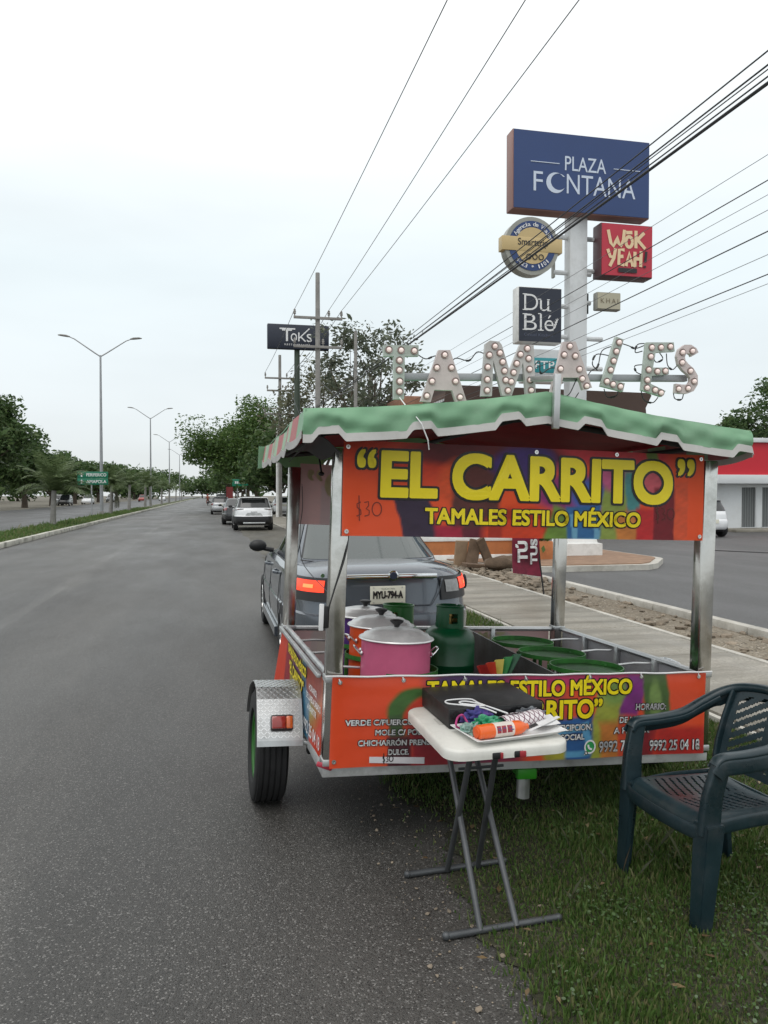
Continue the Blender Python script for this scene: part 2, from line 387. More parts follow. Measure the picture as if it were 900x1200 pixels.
# median with kerbs
mb = MB()
for y in steps(-10, 300, 3.0)[:-1]:
    j = random.uniform(-.012, .012)
    mb.box((-6.33 + j, y + 1.5, .085), (.17, 2.97, .17), bev=.02)
tag(mb.build('kerb', M['kerb']), kind='structure')
mb = MB()
mb.box((-8.36, 145, .06), (.14, 310, .15)); struct(mb.build('kerb', M['kerb2']))
sheet('median', -8.29, -6.42, steps(-10, 80, 1.5) + [120, 300, 600], .14, M['turf'])
# sidewalk slabs
mb = MB()
ys = steps(-6, 70, 1.62)
for y in ys[:-1]:
    mb.box((4.36, y + .81, .0), (1.50, 1.605, .12 + random.uniform(-.006, .006)), bev=.008)
struct(mb.build('sidewalk', M['walk']))
mb = MB(); mb.box((5.155, 32, .01), (.07, 76, .12), bev=.008); mb.box((3.575, 32, .0), (.05, 76, .10), bev=.008)
struct(mb.build('sidewalk_edging', M['kerb2']))
# dirt strip with lumpy surface
def dirtfn(u, v):
    x = 5.19 + u * .92; y = -4 + v * 60
    return Vector((x, y, .02 + .05 * math.sin(u * PI) * (.5 + .5 * math.sin(y * 1.9)) * (.6 + .4 * math.sin(y * 5.1 + u * 4))))
struct(MB().grid(dirtfn, 8, 300).build('dirt_strip', M['dirt']))
mb = MB()
for y in steps(-4, 16.6, 1.0)[:-1]: mb.box((6.18, y + .5, .03), (.14, .985, .17), bev=.015)
struct(mb.build('kerb', M['kerb2']))
sheet('parking_lot', 6.25, 120, [-20, 0, 30, 60, 140], .01, M['asphalt2'])
mb = MB()
mb.tube([(14.3 + .4 * t, 20.6 - .55 * t, .016) for t in range(9)], .02, 5)
tag(mb.build('speed_hump', M['dark_frame']), kind='structure')
# entrance island with kerb
mb = MB()
out = [(6.6, 15.45), (9.35, 15.45), (9.75, 15.75), (10.6, 16.9), (10.7, 17.2), (10.7, 20.4), (5.2, 20.4), (5.2, 17.3), (6.3, 16.0)]
mb.prism(out, Matrix.Translation((0, 0, -.02)), .15)
struct(mb.build('island_kerb', M['kerb2'], smooth=0))
mb = MB()
c = Vector((8.2, 17.8))
mb.prism([tuple(c + (Vector(p) - c) * .93) for p in out], Matrix.Translation((0, 0, .1)), .05)
struct(mb.build('island_soil', mat('reddish_soil', (.27, .17, .11), .9, 0, .25, 4, .4, 30), smooth=0))

# rubble (uncountable stones)
def stones(name, n, xr, yr, zr, size, m, seed):
    rng = np.random.default_rng(seed); mb = MB()
    for i in range(n):
        r = size * rng.lognormal(0, .45)
        b = bmesh.new(); bmesh.ops.create_icosphere(b, subdivisions=1, radius=r)
        for v in b.verts: v.co *= rng.uniform(.65, 1.25)
        mb._merge(b, Matrix.Translation((rng.uniform(*xr), rng.uniform(*yr), zr + r * .2)) @ Matrix.Rotation(rng.uniform(0, 6), 4, 'Z') @ Matrix.Diagonal((1.2, .9, .55, 1)))
    return tag(mb.build(name, m, smooth=0), kind='stuff')
M['stone'] = mat('pale_limestone', (.22, .18, .135), .9, 0, .5, 3, .3, 30)
stones('rubble', 190, (5.2, 6.1), (5.5, 17), .03, .035, M['stone'], 3)
stones('rubble', 260, (5.15, 6.2), (12.8, 17.0), .05, .05, M['stone'], 5)
stones('gravel', 420, (.72, 1.35), (1.8, 4.8), .004, .0042, M['stone'], 11)

# grass blades over the verge
def blades(name, n, xr, yr, h, m, seed, z=.006, dens=None, w=.0035, lean=.7):
    rng = np.random.default_rng(seed)
    x = rng.uniform(*xr, n); y = rng.uniform(yr[0] ** .5, yr[1] ** .5, n) ** 2
    keep = np.ones(n, bool)
    patch = np.sin(x * 3.1 + 1.3 * np.sin(y * 2.3)) + np.sin(y * 2.7 + 2 * np.sin(x * 1.9)) + .7 * np.sin(x * 9 + y * 7)
    keep &= rng.uniform(-2.6, 1.6, n) < patch + .9
    if dens is not None: keep &= rng.uniform(0, 1, n) < dens(x, y)
    x, y, patch = x[keep], y[keep], patch[keep]; n = len(x)
    a = rng.uniform(0, 2 * PI, n); hh = h * rng.lognormal(0, .42, n) * (1 + .25 * np.clip(patch, -1, 1.5)); ln = rng.uniform(0, lean, n) * hh; b = rng.uniform(0, 2 * PI, n)
    ww = w * rng.uniform(.7, 1.6, n); dx, dy = np.cos(a) * ww, np.sin(a) * ww; lx, ly = np.cos(b) * ln, np.sin(b) * ln
    V = np.zeros((n, 4, 3))
    V[:, 0] = np.stack([x - dx, y - dy, np.full(n, z - .004)], 1); V[:, 1] = np.stack([x + dx, y + dy, np.full(n, z - .004)], 1)
    V[:, 2] = np.stack([x + dx * .6 + lx * .45, y + dy * .6 + ly * .45, z + hh * .6], 1); V[:, 3] = np.stack([x + lx, y + ly, z + hh], 1)
    return tag(quads(name, V, m), kind='stuff')
edge = lambda x, y: np.clip((x - 1.0 - .06 * np.sin(y * 2.1) - .05 * np.sin(y * 5.3 + 1)) / .40 + .12, 0.03, 1)
blades('grass', 190000, (.93, 3.56), (1.7, 5.6), .017, M['grass'], 1, dens=edge)
blades('grass', 60000, (1.05, 3.56), (5.4, 16), .035, M['grass'], 2, dens=lambda x, y: edge(x, y) * np.clip((x - 1.2 - (y - 7) * .22) * 2, 0, 1), w=.006)
blades('grass', 26000, (-8.25, -6.45), (14, 95), .07, M['grass'], 4, z=.14, w=.016)
blades('grass', 900, (1.1, 3.5), (1.8, 5), .045, M['leaf_grey'], 14, w=.0013, lean=1.0)
def weeds(n, xr, yr, seed, centers=16):
    rng = np.random.default_rng(seed); V = []
    cs = [(rng.uniform(*xr), rng.uniform(*yr), rng.uniform(.05, .16)) for _ in range(centers)]
    for i in range(n):
        cx, cy, cr = cs[rng.integers(centers)]
        x, y = cx + rng.normal(0, cr), cy + rng.normal(0, cr)
        if x < 1.1: continue
        r = rng.uniform(.003, .008); z = .01 + abs(rng.normal(0, .016)); a = rng.uniform(0, 6.28); t = rng.uniform(-.5, .5, 2)
        q = []
        for k in range(6):
            b = a + k * PI / 3; q.append((x + r * math.cos(b), y + r * math.sin(b), z + r * (t[0] * math.cos(b) + t[1] * math.sin(b))))
        V.append(q)
    tag(quads('weeds', np.array(V), M['weed']), kind='stuff')
weeds(4800, (1.15, 3.4), (1.9, 4.4), 8, 30)

_r = np.random.default_rng(31); LV = []
for i in range(150):
    x, y = _r.uniform(.9, 3.4), _r.uniform(1.8, 5.2); a = _r.uniform(0, 6.28); L = _r.uniform(.012, .03); w = L * _r.uniform(.3, .5); z = .012 + _r.uniform(0, .014); t_ = _r.uniform(-.3, .3)
    c, s_ = math.cos(a), math.sin(a)
    LV.append([(x - c * L, y - s_ * L, z), (x - s_ * w, y + c * w, z + .004), (x + c * L, y + s_ * L, z + t_ * L), (x + s_ * w, y - c * w, z + .002)])
M['dry_leaf'] = leaf_mat('dry_brown_leaves', [(.10, .06, .03), (.20, .14, .07), (.30, .24, .14), (.14, .09, .05)], .15)
tag(quads('dry_leaves', np.array(LV), M['dry_leaf']), kind='stuff')

# ================================================================== TREES
def tube_np(mb, p, r): mb.tube(p, r, 6)
def tree(name, label, loc, h, cr, crown_h, nleaf, leaf, m, seed, trunk_r=.2, nclump=34, spread=.17, group=None, limbs=7, lean=(0, 0), base=.3, aspect=(1, 1)):
    rng = np.random.default_rng(seed)
    t = thing(name, label, 'tree', loc, 0, group)
    cz = h - crown_h / 2
    C = []
    for i in range(nclump):
        d = rng.normal(size=3); d /= np.linalg.norm(d); rr = rng.uniform(.35, 1.0) ** .6
        p = d * rr * np.array([cr * aspect[0], cr * aspect[1], crown_h / 2]) * rng.uniform(.72, 1.08)
        if p[2] < 0: p[2] *= .8
        C.append(p + np.array([lean[0], lean[1], cz]))
    C = np.array(C)
    mb = MB(); fork = h * base
    mb.tube([(0, 0, -.1), (lean[0] * .1, lean[1] * .1, fork * .5), (lean[0] * .3, lean[1] * .3, fork)], [trunk_r * 1.25, trunk_r, trunk_r * .8], 8)
    for i in range(limbs):
        c = C[i * len(C) // limbs]; s0 = np.array([lean[0] * .3, lean[1] * .3, fork * rng.uniform(.8, 1)])
        mid = s0 * .5 + c * .5 + np.array([0, 0, .05 * h]) * rng.uniform(-.5, 1)
        mb.tube([s0, s0 * .75 + mid * .25 + rng.normal(0, .02 * h, 3), mid, c], [trunk_r * .6, trunk_r * .48, trunk_r * .3, trunk_r * .08], 6)
        for k in range(2):
            c2 = C[rng.integers(len(C))]
            mb.tube([mid, mid * .5 + c2 * .5 + rng.normal(0, .02 * h, 3), c2], [trunk_r * .22, trunk_r * .14, trunk_r * .05], 5)
    mb.build('trunk', M['bark'], t)
    idx = rng.integers(len(C), size=nleaf)
    sz = rng.uniform(.7, 1.3, len(C))
    off = np.clip(rng.normal(size=(nleaf, 3)), -1.7, 1.7) * (cr * spread) * sz[idx][:, None] * np.array([1, 1, .7])
    P = C[idx] + off
    a = rng.normal(size=(nleaf, 3)); a[:, 2] *= .6; a /= np.linalg.norm(a, axis=1)[:, None]
    b = np.cross(a, rng.normal(size=(nleaf, 3))); b /= np.linalg.norm(b, axis=1)[:, None]
    L = leaf * rng.lognormal(0, .3, nleaf)[:, None]; W = L * .42
    V = np.stack([P - a * L, P - b * W - a * L * .1, P + a * L, P + b * W - a * L * .1], 1)
    quads('crown', V, m, t)
    return t
def palm(name, label, loc, trunk_h, fr, nfr, seed, group, dead=0):
    rng = np.random.default_rng(seed); t = thing(name, label, 'palm tree', loc, 0, group)
    mb = MB(); lx = rng.uniform(-.15, .15)
    mb.tube([(0, 0, -.05), (lx * .3, 0, trunk_h * .35), (lx, 0, trunk_h)], [.17, .14, .12], 9)
    for k in range(8): mb.lathe([(.15 - .003 * k, 0), (.155 - .003 * k, .03)], (lx * k / 8, 0, trunk_h * k / 8 + .1), 9)
    mb.build('trunk', M['concrete_pole'], t)
    V = []
    def frond(az, el, L, droop):
        pts = []; p = np.array([lx, 0, trunk_h]); e = el
        for s in range(9):
            pts.append(p.copy()); p = p + L / 8 * np.array([math.cos(az) * math.cos(e), math.sin(az) * math.cos(e), math.sin(e)]); e -= droop / 8 * (1 + s * .15)
        side = np.array([-math.sin(az), math.cos(az), 0])
        for s in range(1, 9):
            for q in range(3):
                f = (s - 1 + q / 3) / 8; pp = pts[s - 1] + (pts[s] - pts[s - 1]) * q / 3; d = pts[s] - pts[s - 1]; d /= np.linalg.norm(d)
                ll = L * .30 * math.sin(PI * (.12 + .83 * f)) * rng.uniform(.8, 1.15)
                for sg in (-1, 1):
                    tip = pp + side * sg * ll * .75 + d * ll * .6 + np.array([0, 0, -ll * rng.uniform(.05, .35)])
                    w = d * .021 * L / 1.6
                    V.append([pp - w, pp + w, pp * .35 + tip * .65 + w * .8, tip])
        for a_, b_ in zip(pts[:-1], pts[1:]):
            w = side * .02; V.append([a_ - w, a_ + w, b_ + w * .8, b_ - w * .8])
    for i in range(nfr): frond(rng.uniform(0, 2 * PI), rng.uniform(.2, 1.45), fr * rng.uniform(.8, 1.15), rng.uniform(.45, 1.25))
    quads('crown', np.array(V), M['frond'], t)
    if dead:
        V = []
        for i in range(dead): frond(rng.uniform(-.5, .6), rng.uniform(-1.2, -.9), fr * .95, .5)
        quads('dead_fronds', np.array(V), M['leaf_grey'], t)
    return t
PG = 'palms planted along the median'
pl = [(-7.75, 42.3, 1.75, 2.25, 44, 'bushy young palm on the median, nearest to the camera'),
      (-7.7, 65.5, 2.3, 2.0, 34, 'palm with dry hanging fronds just right of the green road sign'),
      (-7.6, 79, 2.5, 2.1, 30, 'palm just right of the one with dry hanging fronds'),
      (-7.5, 97, 2.7, 2.2, 30, 'taller palm just left of the second lamp post on the median'),
      (-7.5, 106, 2.6, 2.2, 18, 'palm almost touching the second lamp post on its left'),
      (-7.4, 128, 2.5, 2.1, 16, 'first small palm past the second lamp post on the median'),
      (-7.4, 150, 2.6, 2.1, 16, 'small palm midway between the second and third lamp posts'),
      (-7.3, 178, 2.6, 2.2, 14, 'small distant palm beside the third lamp post on the median'),
      (-7.3, 215, 2.8, 2.3, 14, 'farthest tiny palm at the end of the median row')]
for i, (x, y, th, fr, nf, lb) in enumerate(pl):
    palm('palm_tree', lb, (x, y, .13), th, fr, nf, 40 + i, PG, dead=6 if i == 1 else 0)
# right-hand trees
tree('street_tree', 'dense dark green broad tree overhanging the road above the parked cars', (5.2, 84, 0), 10.9, 6.0, 8.6, 30000, .155, M['leaf_mid'], 21, .35, 60, .16, lean=(-1.3, 0), base=.2)
tree('street_tree', 'olive and brown half dry tree behind the crossarm utility pole', (7.3, 54, 0), 11.4, 3.7, 8.6, 6000, .14, M['leaf_grey'], 22, .25, 46, .17, base=.25)
tree('street_tree', 'tall thin grey green tree with sky showing through beside the marquee letter T', (9.3, 45, 0), 13.2, 3.3, 9.0, 3900, .145, M['leaf_sparse'], 23, .2, 64, .12, limbs=16, base=.25)
tree('street_tree', 'low dark tree filling the gap under the half dry tree left of the food cart', (5.3, 62, 0), 7.6, 3.0, 6.2, 5000, .2, M['leaf_dark'], 24, .2, 36, .18)
tree('street_tree', 'dark green tree rising behind the red shop roof at the right edge', (39.5, 49, 0), 10.2, 3.8, 6.4, 7000, .16, M['leaf_dark'], 25, .25, 30, .15)
# left-hand trees on the far side
FT = [(-25.0, 92, 12.4, 6.0, 9, 9000, 'tall dark tree at the left edge of the picture, highest of the far roadside trees'),
      (-24.0, 112, 8.8, 4.8, 6.8, 5000, 'medium dark tree right behind the nearest young palm'),
      (-24.5, 133, 8.4, 4.6, 6.2, 4200, 'rounded far roadside tree just left of the green road sign'),
      (-25.0, 158, 8.4, 5.0, 6.2, 3500, 'far roadside tree behind the green road sign'),
      (-25.0, 190, 8.8, 6.0, 6.6, 3000, 'far roadside tree behind the palm with dry hanging fronds'),
      (-26.0, 235, 10.5, 7.0, 8.0, 2800, 'distant tree behind the second lamp post'),
      (-27.0, 300, 11.5, 9.0, 9.0, 2600, 'distant tree right of the second lamp post'),
      (-24.0, 400, 13.0, 12.0, 10.0, 2600, 'hazy tree mass left of the road end')]
for i, (x, y, h, cr, ch, nl, lb) in enumerate(FT):
    tree('roadside_tree', lb, (x, y, 0), h, cr, ch, int(nl * 2.2), .17 + y * .0010, M['leaf_dark'], 60 + i, .35, 34, .17, 'trees on the far side of the opposite road', base=.22)
for i, (x, y, h, cr) in enumerate([(-42, 105, 9, 7), (-44, 128, 8, 7), (-46, 152, 9, 8), (-48, 182, 9, 9), (-50, 225, 10, 10), (-46, 290, 10, 12), (-30, 340, 10, 12)]):
    nm = ('first', 'second', 'third', 'fourth', 'fifth', 'sixth', 'seventh')[i]
    tree('background_tree', nm + ' tree from the left in the low back row behind the far roadside trees', (x, y, 0), h, cr, h * .93, 3000, .3 + y * .0014, M['leaf_dark'], 120 + i, .3, 34, .17, 'low back row of trees at far left', base=.1)
for i, (x, y, h, cr, lb) in enumerate([(5.5, 118, 12, 6, 'tree behind the dense overhanging tree on the right kerb'), (6, 150, 11, 6.5, 'farther tree on the right kerb past the street name sign'),
                                       (7, 205, 11, 7, 'distant tree on the right at the bend of the road'), (-4, 430, 11, 13, 'faint low tree closing the end of the road'), (12, 380, 13, 13, 'faint tree at the road end on the right')]):
    tree('roadside_tree', lb, (x, y, 0), h, cr, h * .75, 3200, .3 + y * .0012, M['leaf_dark'], 80 + i, .3, 34, .17, 'trees far down the right kerb', base=.2)

# ================================================================== LAMP POSTS
def lamp(x, y, lb):
    t = thing('street_lamp', lb, 'street lamp', (x, y, .12), 0, 'double arm lamp posts on the median')
    MB().cyl((0, 0, 0), (0, 0, 12.05), .14, .07, 12).build('pole', M['lamp_pole'], t)
    MB().box((0, 0, .15), (.34, .34, .3), bev=.02).build('base', M['concrete_pole'], t)
    for s in (-1, 1):
        MB().tube([(0, 0, 11.95), (s * .42, 0, 12.22), (s * 1.85, 0, 13.2), (s * 2.25, 0, 13.36)], [.05, .05, .04, .035], 8).build('arm', M['lamp_pole'], t)
        b = MB(); b.sweep([(s * 2.15, 0, 13.34), (s * 2.4, 0, 13.40), (s * 2.8, 0, 13.44), (s * 3.0, 0, 13.44)], [.12, .3, .3, .12], [.08, .13, .11, .05])
        b.build('lamp_head', M['concrete_pole'], t)
LM = [(-8.0, 62.6, 'nearest and tallest looking double arm lamp post, beside the green road sign'),
      (-7.9, 112, 'second double arm lamp post along the median'), (-7.8, 161, 'third double arm lamp post along the median'),
      (-7.7, 212, 'fourth lamp post, thin and half faded in the distance')]
for x, y, lb in LM: lamp(x, y, lb)
# ================================================================== GREEN ROAD SIGN (median)
M['sign_green'] = mat('sign_green', lin(14, 112, 84), .45, 0, .06, 2)
t = thing('road_sign', 'green direction sign with two lines of white writing by the nearest lamp post', 'road sign', (-8.45, 61.4, .12))
MB().cyl((-.1, .06, 0), (-.1, .06, 3.2), .05, .05, 8).build('post', M['lamp_pole'], t)
for i, (zc, wd) in enumerate(((3.02, 'PERIFERICO'), (2.52, 'AMAPOLA'))):
    p = MB().box((0, 0, zc), (2.15, .04, .47), bev=.01).build('sign_plate', M['sign_green'], t)
    b = MB(); text(b, wd, -.45, .95, zc - .11, .22, -.03, .015)
    z0 = zc
    b.poly([(-.78, -.03, z0 + .15), (-.92, -.03, z0), (-.83, -.03, z0), (-.83, -.03, z0 - .15), (-.73, -.03, z0 - .15), (-.73, -.03, z0), (-.64, -.03, z0)])
    b.build('lettering', M['white_ink'], p, smooth=0)
t = thing('street_sign', 'green street name sign on two posts under the dense right hand tree', 'street sign', (2.75, 70, 0))
for s in (-.4, .35): MB().cyl((s, .04, 0), (s, .04, 2.4), .04, .04, 8).build('post', M['lamp_pole'], t)
p = MB().box((0, 0, 2.72), (1.7, .04, .62), bev=.01).build('sign_plate', M['sign_green'], t)
b = MB(); x = -.62
for w_ in (.14, .1, .12, .1, .14, .1, .12):
    b.poly([(x, -.03, 2.64), (x + w_, -.03, 2.64), (x + w_, -.03, 2.84), (x, -.03, 2.84)]); x += w_ + .05
b.poly([(.52, -.03, 2.66), (.72, -.03, 2.74), (.52, -.03, 2.82)])
b.build('lettering', M['white_ink'], p, smooth=0)

# ================================================================== UTILITY POLES + CABLES
def pole(x, y, h, lb, arms, r=.15, m='concrete_pole'):
    t = thing('utility_pole', lb, 'utility pole', (x, y, 0), 0)
    MB().cyl((0, 0, -.2), (0, 0, h), r, r * .68, 12).build('pole', M[m], t)
    for z, w in arms:
        MB().box((0, -.17, z), (w, .10, .12), bev=.01).build('crossarm', M['concrete_pole'], t)
        for s in (-.48, .22 if z > 9 else .1, .48):
            MB().lathe([(.03, 0), (.03, .08), (.075, .1), (.05, .15), (.075, .18), (.045, .24), (.06, .27), (.02, .33)], (s * w, -.17, z + .06), 10).build('insulator', M['concrete_pole'], t)
    return t
pole(5.0, 37, 12.1, 'tall utility pole with two crossarms in front of the dark restaurant sign', [(9.95, 2.3), (8.6, 2.3)])
pole(5.0, 57.5, 11.8, 'farther utility pole with stacked crossarms left of the half dry tree', [(10.1, 2.2), (9.2, 1.9), (7.5, 2.3)])
pole(7.55, 41, 10.3, 'slim plain utility pole beside the thin grey green tree', [], .12)
pole(4.75, 57, 6.5, 'short white painted pole past the white parked crossover', [], .10, 'white')
# hanging loop of cable on the pole
b = MB(); b.tube([(5.0 + dx, 36.7, z) for dx, z in ((-.1, 6.2), (-.9, 5.4), (-1.25, 6.3), (-1.0, 7.6), (-.4, 8.3))], .02, 5)
b.tube([(5.0 + dx, 36.6, z) for dx, z in ((.1, 6.9), (.8, 6.3), (1.6, 6.6), (1.9, 7.4), (1.2, 8.0))], .02, 5)
tag(b.build('cable_loop', M['wire_grey']), 'pale coiled cable loops hanging from the tall utility pole', 'cable')
def wire(x0, z0, x1, z1, y0, y1, sag, r, lb, g, m='wire'):
    n = 28; P = []
    for k in range(n + 1):
        t_ = k / n; P.append((x0 + (x1 - x0) * t_, y0 + (y1 - y0) * t_, z0 + (z1 - z0) * t_ - 4 * sag * t_ * (1 - t_)))
    tag(MB().tube(P, r, 6).build('overhead_cable', M[m]), lb, 'cable', g)
for i, (xa, xb) in enumerate(((4.2, 3.9), (5.25, 5.5), (6.45, 6.1))):
    nm = ('leftmost', 'middle', 'rightmost')[i]
    wire(xa, 10.6, xb, 10.33, -10, 36.83, .25, .011, nm + ' of the three power lines running up from the top crossarm', 'three power lines on the top crossarm', 'wire_grey')
    wire(xb, 10.33, xb, 10.45, 36.83, 57.3, .15, .014, nm + ' of the three power lines continuing beyond the tall pole', 'three power lines beyond the tall pole', 'wire_grey')
for i, (z, r, lb) in enumerate(((5.70, .008, 'highest cable of the dark bundle crossing the tall blue sign'), (5.555, .009, 'second cable from the top of the dark bundle crossing the tall blue sign'),
                               (5.47, .006, 'thinnest cable in the middle of the dark bundle crossing the tall blue sign'), (5.41, .008, 'fourth cable down in the dark bundle crossing the tall blue sign'),
                               (5.30, .017, 'thickest and lowest cable of the dark bundle crossing the tall blue sign'))):
    wire(5.0, z + .15, 4.9 + .08 * (i % 2), 5.75 + .02 * (z - 5.3) * 10, -9, 36.9, .18, r, lb, 'dark bundle of cables crossing the tall blue sign')
for i, (z, r) in enumerate(((6.39, .0045), (6.04, .008), (5.84, .004), (5.63, .0045), (5.34, .009), (5.02, .0045), (4.75, .008), (4.62, .004))):
    nm = ('first', 'second', 'third', 'fourth', 'fifth', 'sixth', 'seventh', 'lowest')[i]
    wire(7.5, z + .12, 7.5, z - .1, -8, 41, .12, r, nm + ' thin wire counted down from the top in the fan at the right edge', 'fan of thin wires at the right edge', 'wire' if r > .007 else 'wire_grey')

# ================================================================== PYLON SIGNS
M['sign_blue'] = mat('sign_face_blue', lin(36, 62, 112), .35, 0, .06, .6)
M['sign_side'] = mat('sign_side_salmon', lin(150, 112, 104), .5, 0, .08, 1)
M['sign_dark'] = mat('sign_face_navy', lin(30, 36, 52), .35, 0, .06, .6)
M['sign_red'] = mat('sign_face_red', lin(186, 42, 62), .35, 0, .06, .6)
M['sign_beige'] = mat('sign_face_beige', lin(178, 172, 150), .4, 0, .06, .6)
M['sign_gold'] = mat('sign_face_gold', lin(196, 172, 122), .4, 0, .06, .6)
M['sign_grey'] = mat('sign_grey', lin(150, 150, 142), .4, .1, .08, .6)
M['cream_ink'] = mat('cream_ink', lin(228, 200, 160), .4, 0, .05, 3)
M['teal'] = mat('sign_teal', lin(40, 138, 146), .4, 0, .05, 2)
M['pale_grey'] = mat('pale_grey_paint', (.66, .68, .69), .5, 0, .08, .8, dirt=(.3, .3, .28), dscale=1.2, damt=.4)
PY = 18.0
t = thing('pylon_sign', 'tall white shopping plaza pylon with blue top board and smaller signs', 'pylon sign', (9.03, 18.4, 0))
O = Vector((9.03, 18.4, 0)); sx = lambda x: x - O.x
yb = lambda y: y - O.y
MB().box((0, 0, 5.3), (.48, .34, 9.6), bev=.03).build('pole', M['pale_grey'], t)
b = MB(); b.lathe([(.72, 0), (.72, .32), (.60, .34), (.36, 1.05)], (0, 0, .12), 4, Matrix.Rotation(PI / 4, 4, 'Z')); b.build('plinth', M['white'], t, smooth=20)
def board(x0, x1, z0, z1, d, face, side, lb=None, y=18.0):
    p = MB().box((sx((x0 + x1) / 2), yb(y + d / 2), (z0 + z1) / 2), (x1 - x0, d, z1 - z0), bev=.025).build('sign_box', side, t)
    if lb: p['label'] = lb
    MB().box((sx((x0 + x1) / 2), yb(y) - .012, (z0 + z1) / 2), (x1 - x0 - .05, .02, z1 - z0 - .05)).build('sign_face', face, p)
    return p
def bracket(x0, x1, z):
    MB().cyl((sx(x0), -.02, z), (sx(x1), -.02, z), .06, .06, 8).build('bracket', M['pale_grey'], t)
p = board(7.17, 10.83, 8.58, 10.50, .42, M['sign_blue'], M['sign_side'], 'wide blue top board of the pylon')
b = MB(); yy = yb(18) - .03
text(b, 'PLAZA', sx(8.52), sx(9.62), 9.60, .34, yy, .004)
text(b, 'F', sx(7.70), sx(7.94), 9.04, .47, yy, .0)
text(b, 'NTANA', sx(8.57), sx(10.42), 9.04, .47, yy, .0)
o_ = arc(sx(8.28), 9.27, .25, .25, 40, 320, 22); i_ = arc(sx(8.36), 9.30, .21, .20, 320, 40, 22)
b.poly([(a, yy, c_) for a, c_ in o_ + i_])
b.box((sx(8.0), yy, 9.74), (.75, .01, .018)); b.box((sx(10.2), yy, 9.74), (.75, .01, .018))
b.build('lettering', mat('pale_blue_ink', lin(200, 210, 226), .4, 0, .03, 3), p, smooth=0)
# round travel sign
cx_, cz_ = 7.66, 7.69
b = MB(); RX = Matrix.Translation((sx(cx_), yb(17.95), cz_)) @ Matrix.Rotation(PI / 2, 4, 'X')
b.lathe([(.70, 0), (.70, -.3)], (0, 0, 0), 40, RX); p = b.build('sign_box', M['sign_grey'], t); p['label'] = 'round travel agency sign with a band across'
ring = MB(); ring.lathe([(.60, .0), (.60, .014)], (0, 0, 0), 40, RX); ring.build('sign_face', M['sign_blue'], p)
MB().lathe([(.44, .0), (.44, .024)], (0, 0, 0), 36, RX).build('sign_face', M['sign_gold'], p)
MB().box((sx(cx_), yb(17.95) + .10, cz_ + .03), (1.56, .26, .34), bev=.01).build('band', M['sign_gold'], p)
b = MB(); text(b, 'Smarttrip', sx(cx_ - .38), sx(cx_ + .40), cz_ + .0, .16, yb(17.95) - .04, .008)
for k in range(3):
    o_ = arc(sx(cx_ - .1 + .16 * k), cz_ - .27, .06, .06, 0, 360, 14)
    stroke(b, o_, .025, yb(17.95) - .04, lay=.0008)
b.build('lettering', M['black_ink'], p, smooth=0)
b = MB()
def arctext(s, r, a0, a1, cap, inv=False):
    for k, ch in enumerate(s):
        if ch == ' ': continue
        a = math.radians(a0 + (a1 - a0) * (k + .5) / len(s)); rr = r
        th = a - PI / 2 if not inv else a + PI / 2
        c0 = Vector((sx(cx_) + rr * math.cos(a), 0, cz_ + rr * math.sin(a)))
        R_ = lambda q, c0=c0, th=th: Vector((c0.x + q.x * math.cos(th) - q.z * math.sin(th), q.y, c0.z + q.x * math.sin(th) + q.z * math.cos(th)))
        w_ = cap * (.35 if ch in 'i.1' else .75); text(b, ch, -w_ / 2, w_ / 2, -cap / 2, cap if ch.isupper() or ch.isdigit() else cap * .95, yb(17.95) - .035, .012, fn=R_)
arctext('Agencia de Viajes', .52, 152, 18, .10)
arctext('4423 * 1101', .52, 218, 322, .09, True)
b.build('lettering', M['white_ink'], p, smooth=0)
bracket(8.4, 9.43, 8.1); bracket(8.4, 9.43, 7.22)
MB().box((sx(8.42), .0, 7.66), (.05, .12, 1.15)).build('bracket', M['sign_grey'], t)
# red wok sign
p = board(9.50, 10.93, 7.10, 8.42, .42, M['sign_red'], mat('sign_side_dark', lin(92, 66, 70), .5, 0, .08, 1), 'red square food sign on the pylon')
b = MB(); yy = yb(18) - .03
def brush(strokes, w, y):
    for st in strokes:
        m_ = MB(); 
        stroke(b, st, w, y, lay=.0008)
X = lambda u: sx(9.5 + u * 1.43); Zz = lambda v: 7.10 + v * 1.32
def S(*pts): return [(X(u), Zz(v)) for u, v in pts]
wok = [S((.13, .86), (.18, .62), (.23, .56), (.27, .64), (.30, .74), (.33, .62), (.37, .57), (.42, .68), (.44, .88)),
       [(X(.53) + .09 * math.cos(a), Zz(.66) + .13 * math.sin(a)) for a in np.linspace(0, 2 * PI, 16)], S((.47, .83), (.59, .84)),
       S((.66, .88), (.66, .55)), S((.82, .85), (.68, .70)), S((.69, .71), (.84, .55)),
       S((.12, .50), (.17, .36), (.25, .36)), S((.27, .52), (.24, .34), (.16, .18)), S((.44, .50), (.34, .50), (.33, .23), (.44, .22)), S((.33, .37), (.42, .38)),
       S((.47, .20), (.53, .46), (.60, .20)), S((.49, .30), (.58, .31)), S((.64, .48), (.64, .19)), S((.76, .50), (.75, .20)), S((.64, .35), (.76, .35))]
brush(wok, .085, yy)
b.build('lettering', M['cream_ink'], p, smooth=0)
b = MB(); brush([S((.86, .50), (.84, .30))], .07, yy); brush([S((.83, .23), (.83, .19))], .07, yy); brush([S((.32, .12), (.68, .12))], .11, yy)
b.build('lettering', M['black_ink'], p, smooth=0)
b = MB(); text(b, 'ASIAN FOOD', X(.36), X(.64), Zz(.10), .05, yy - .01); b.build('lettering', M['cream_ink'], p, smooth=0)
bracket(9.27, 9.55, 8.1); bracket(9.27, 9.55, 7.3)
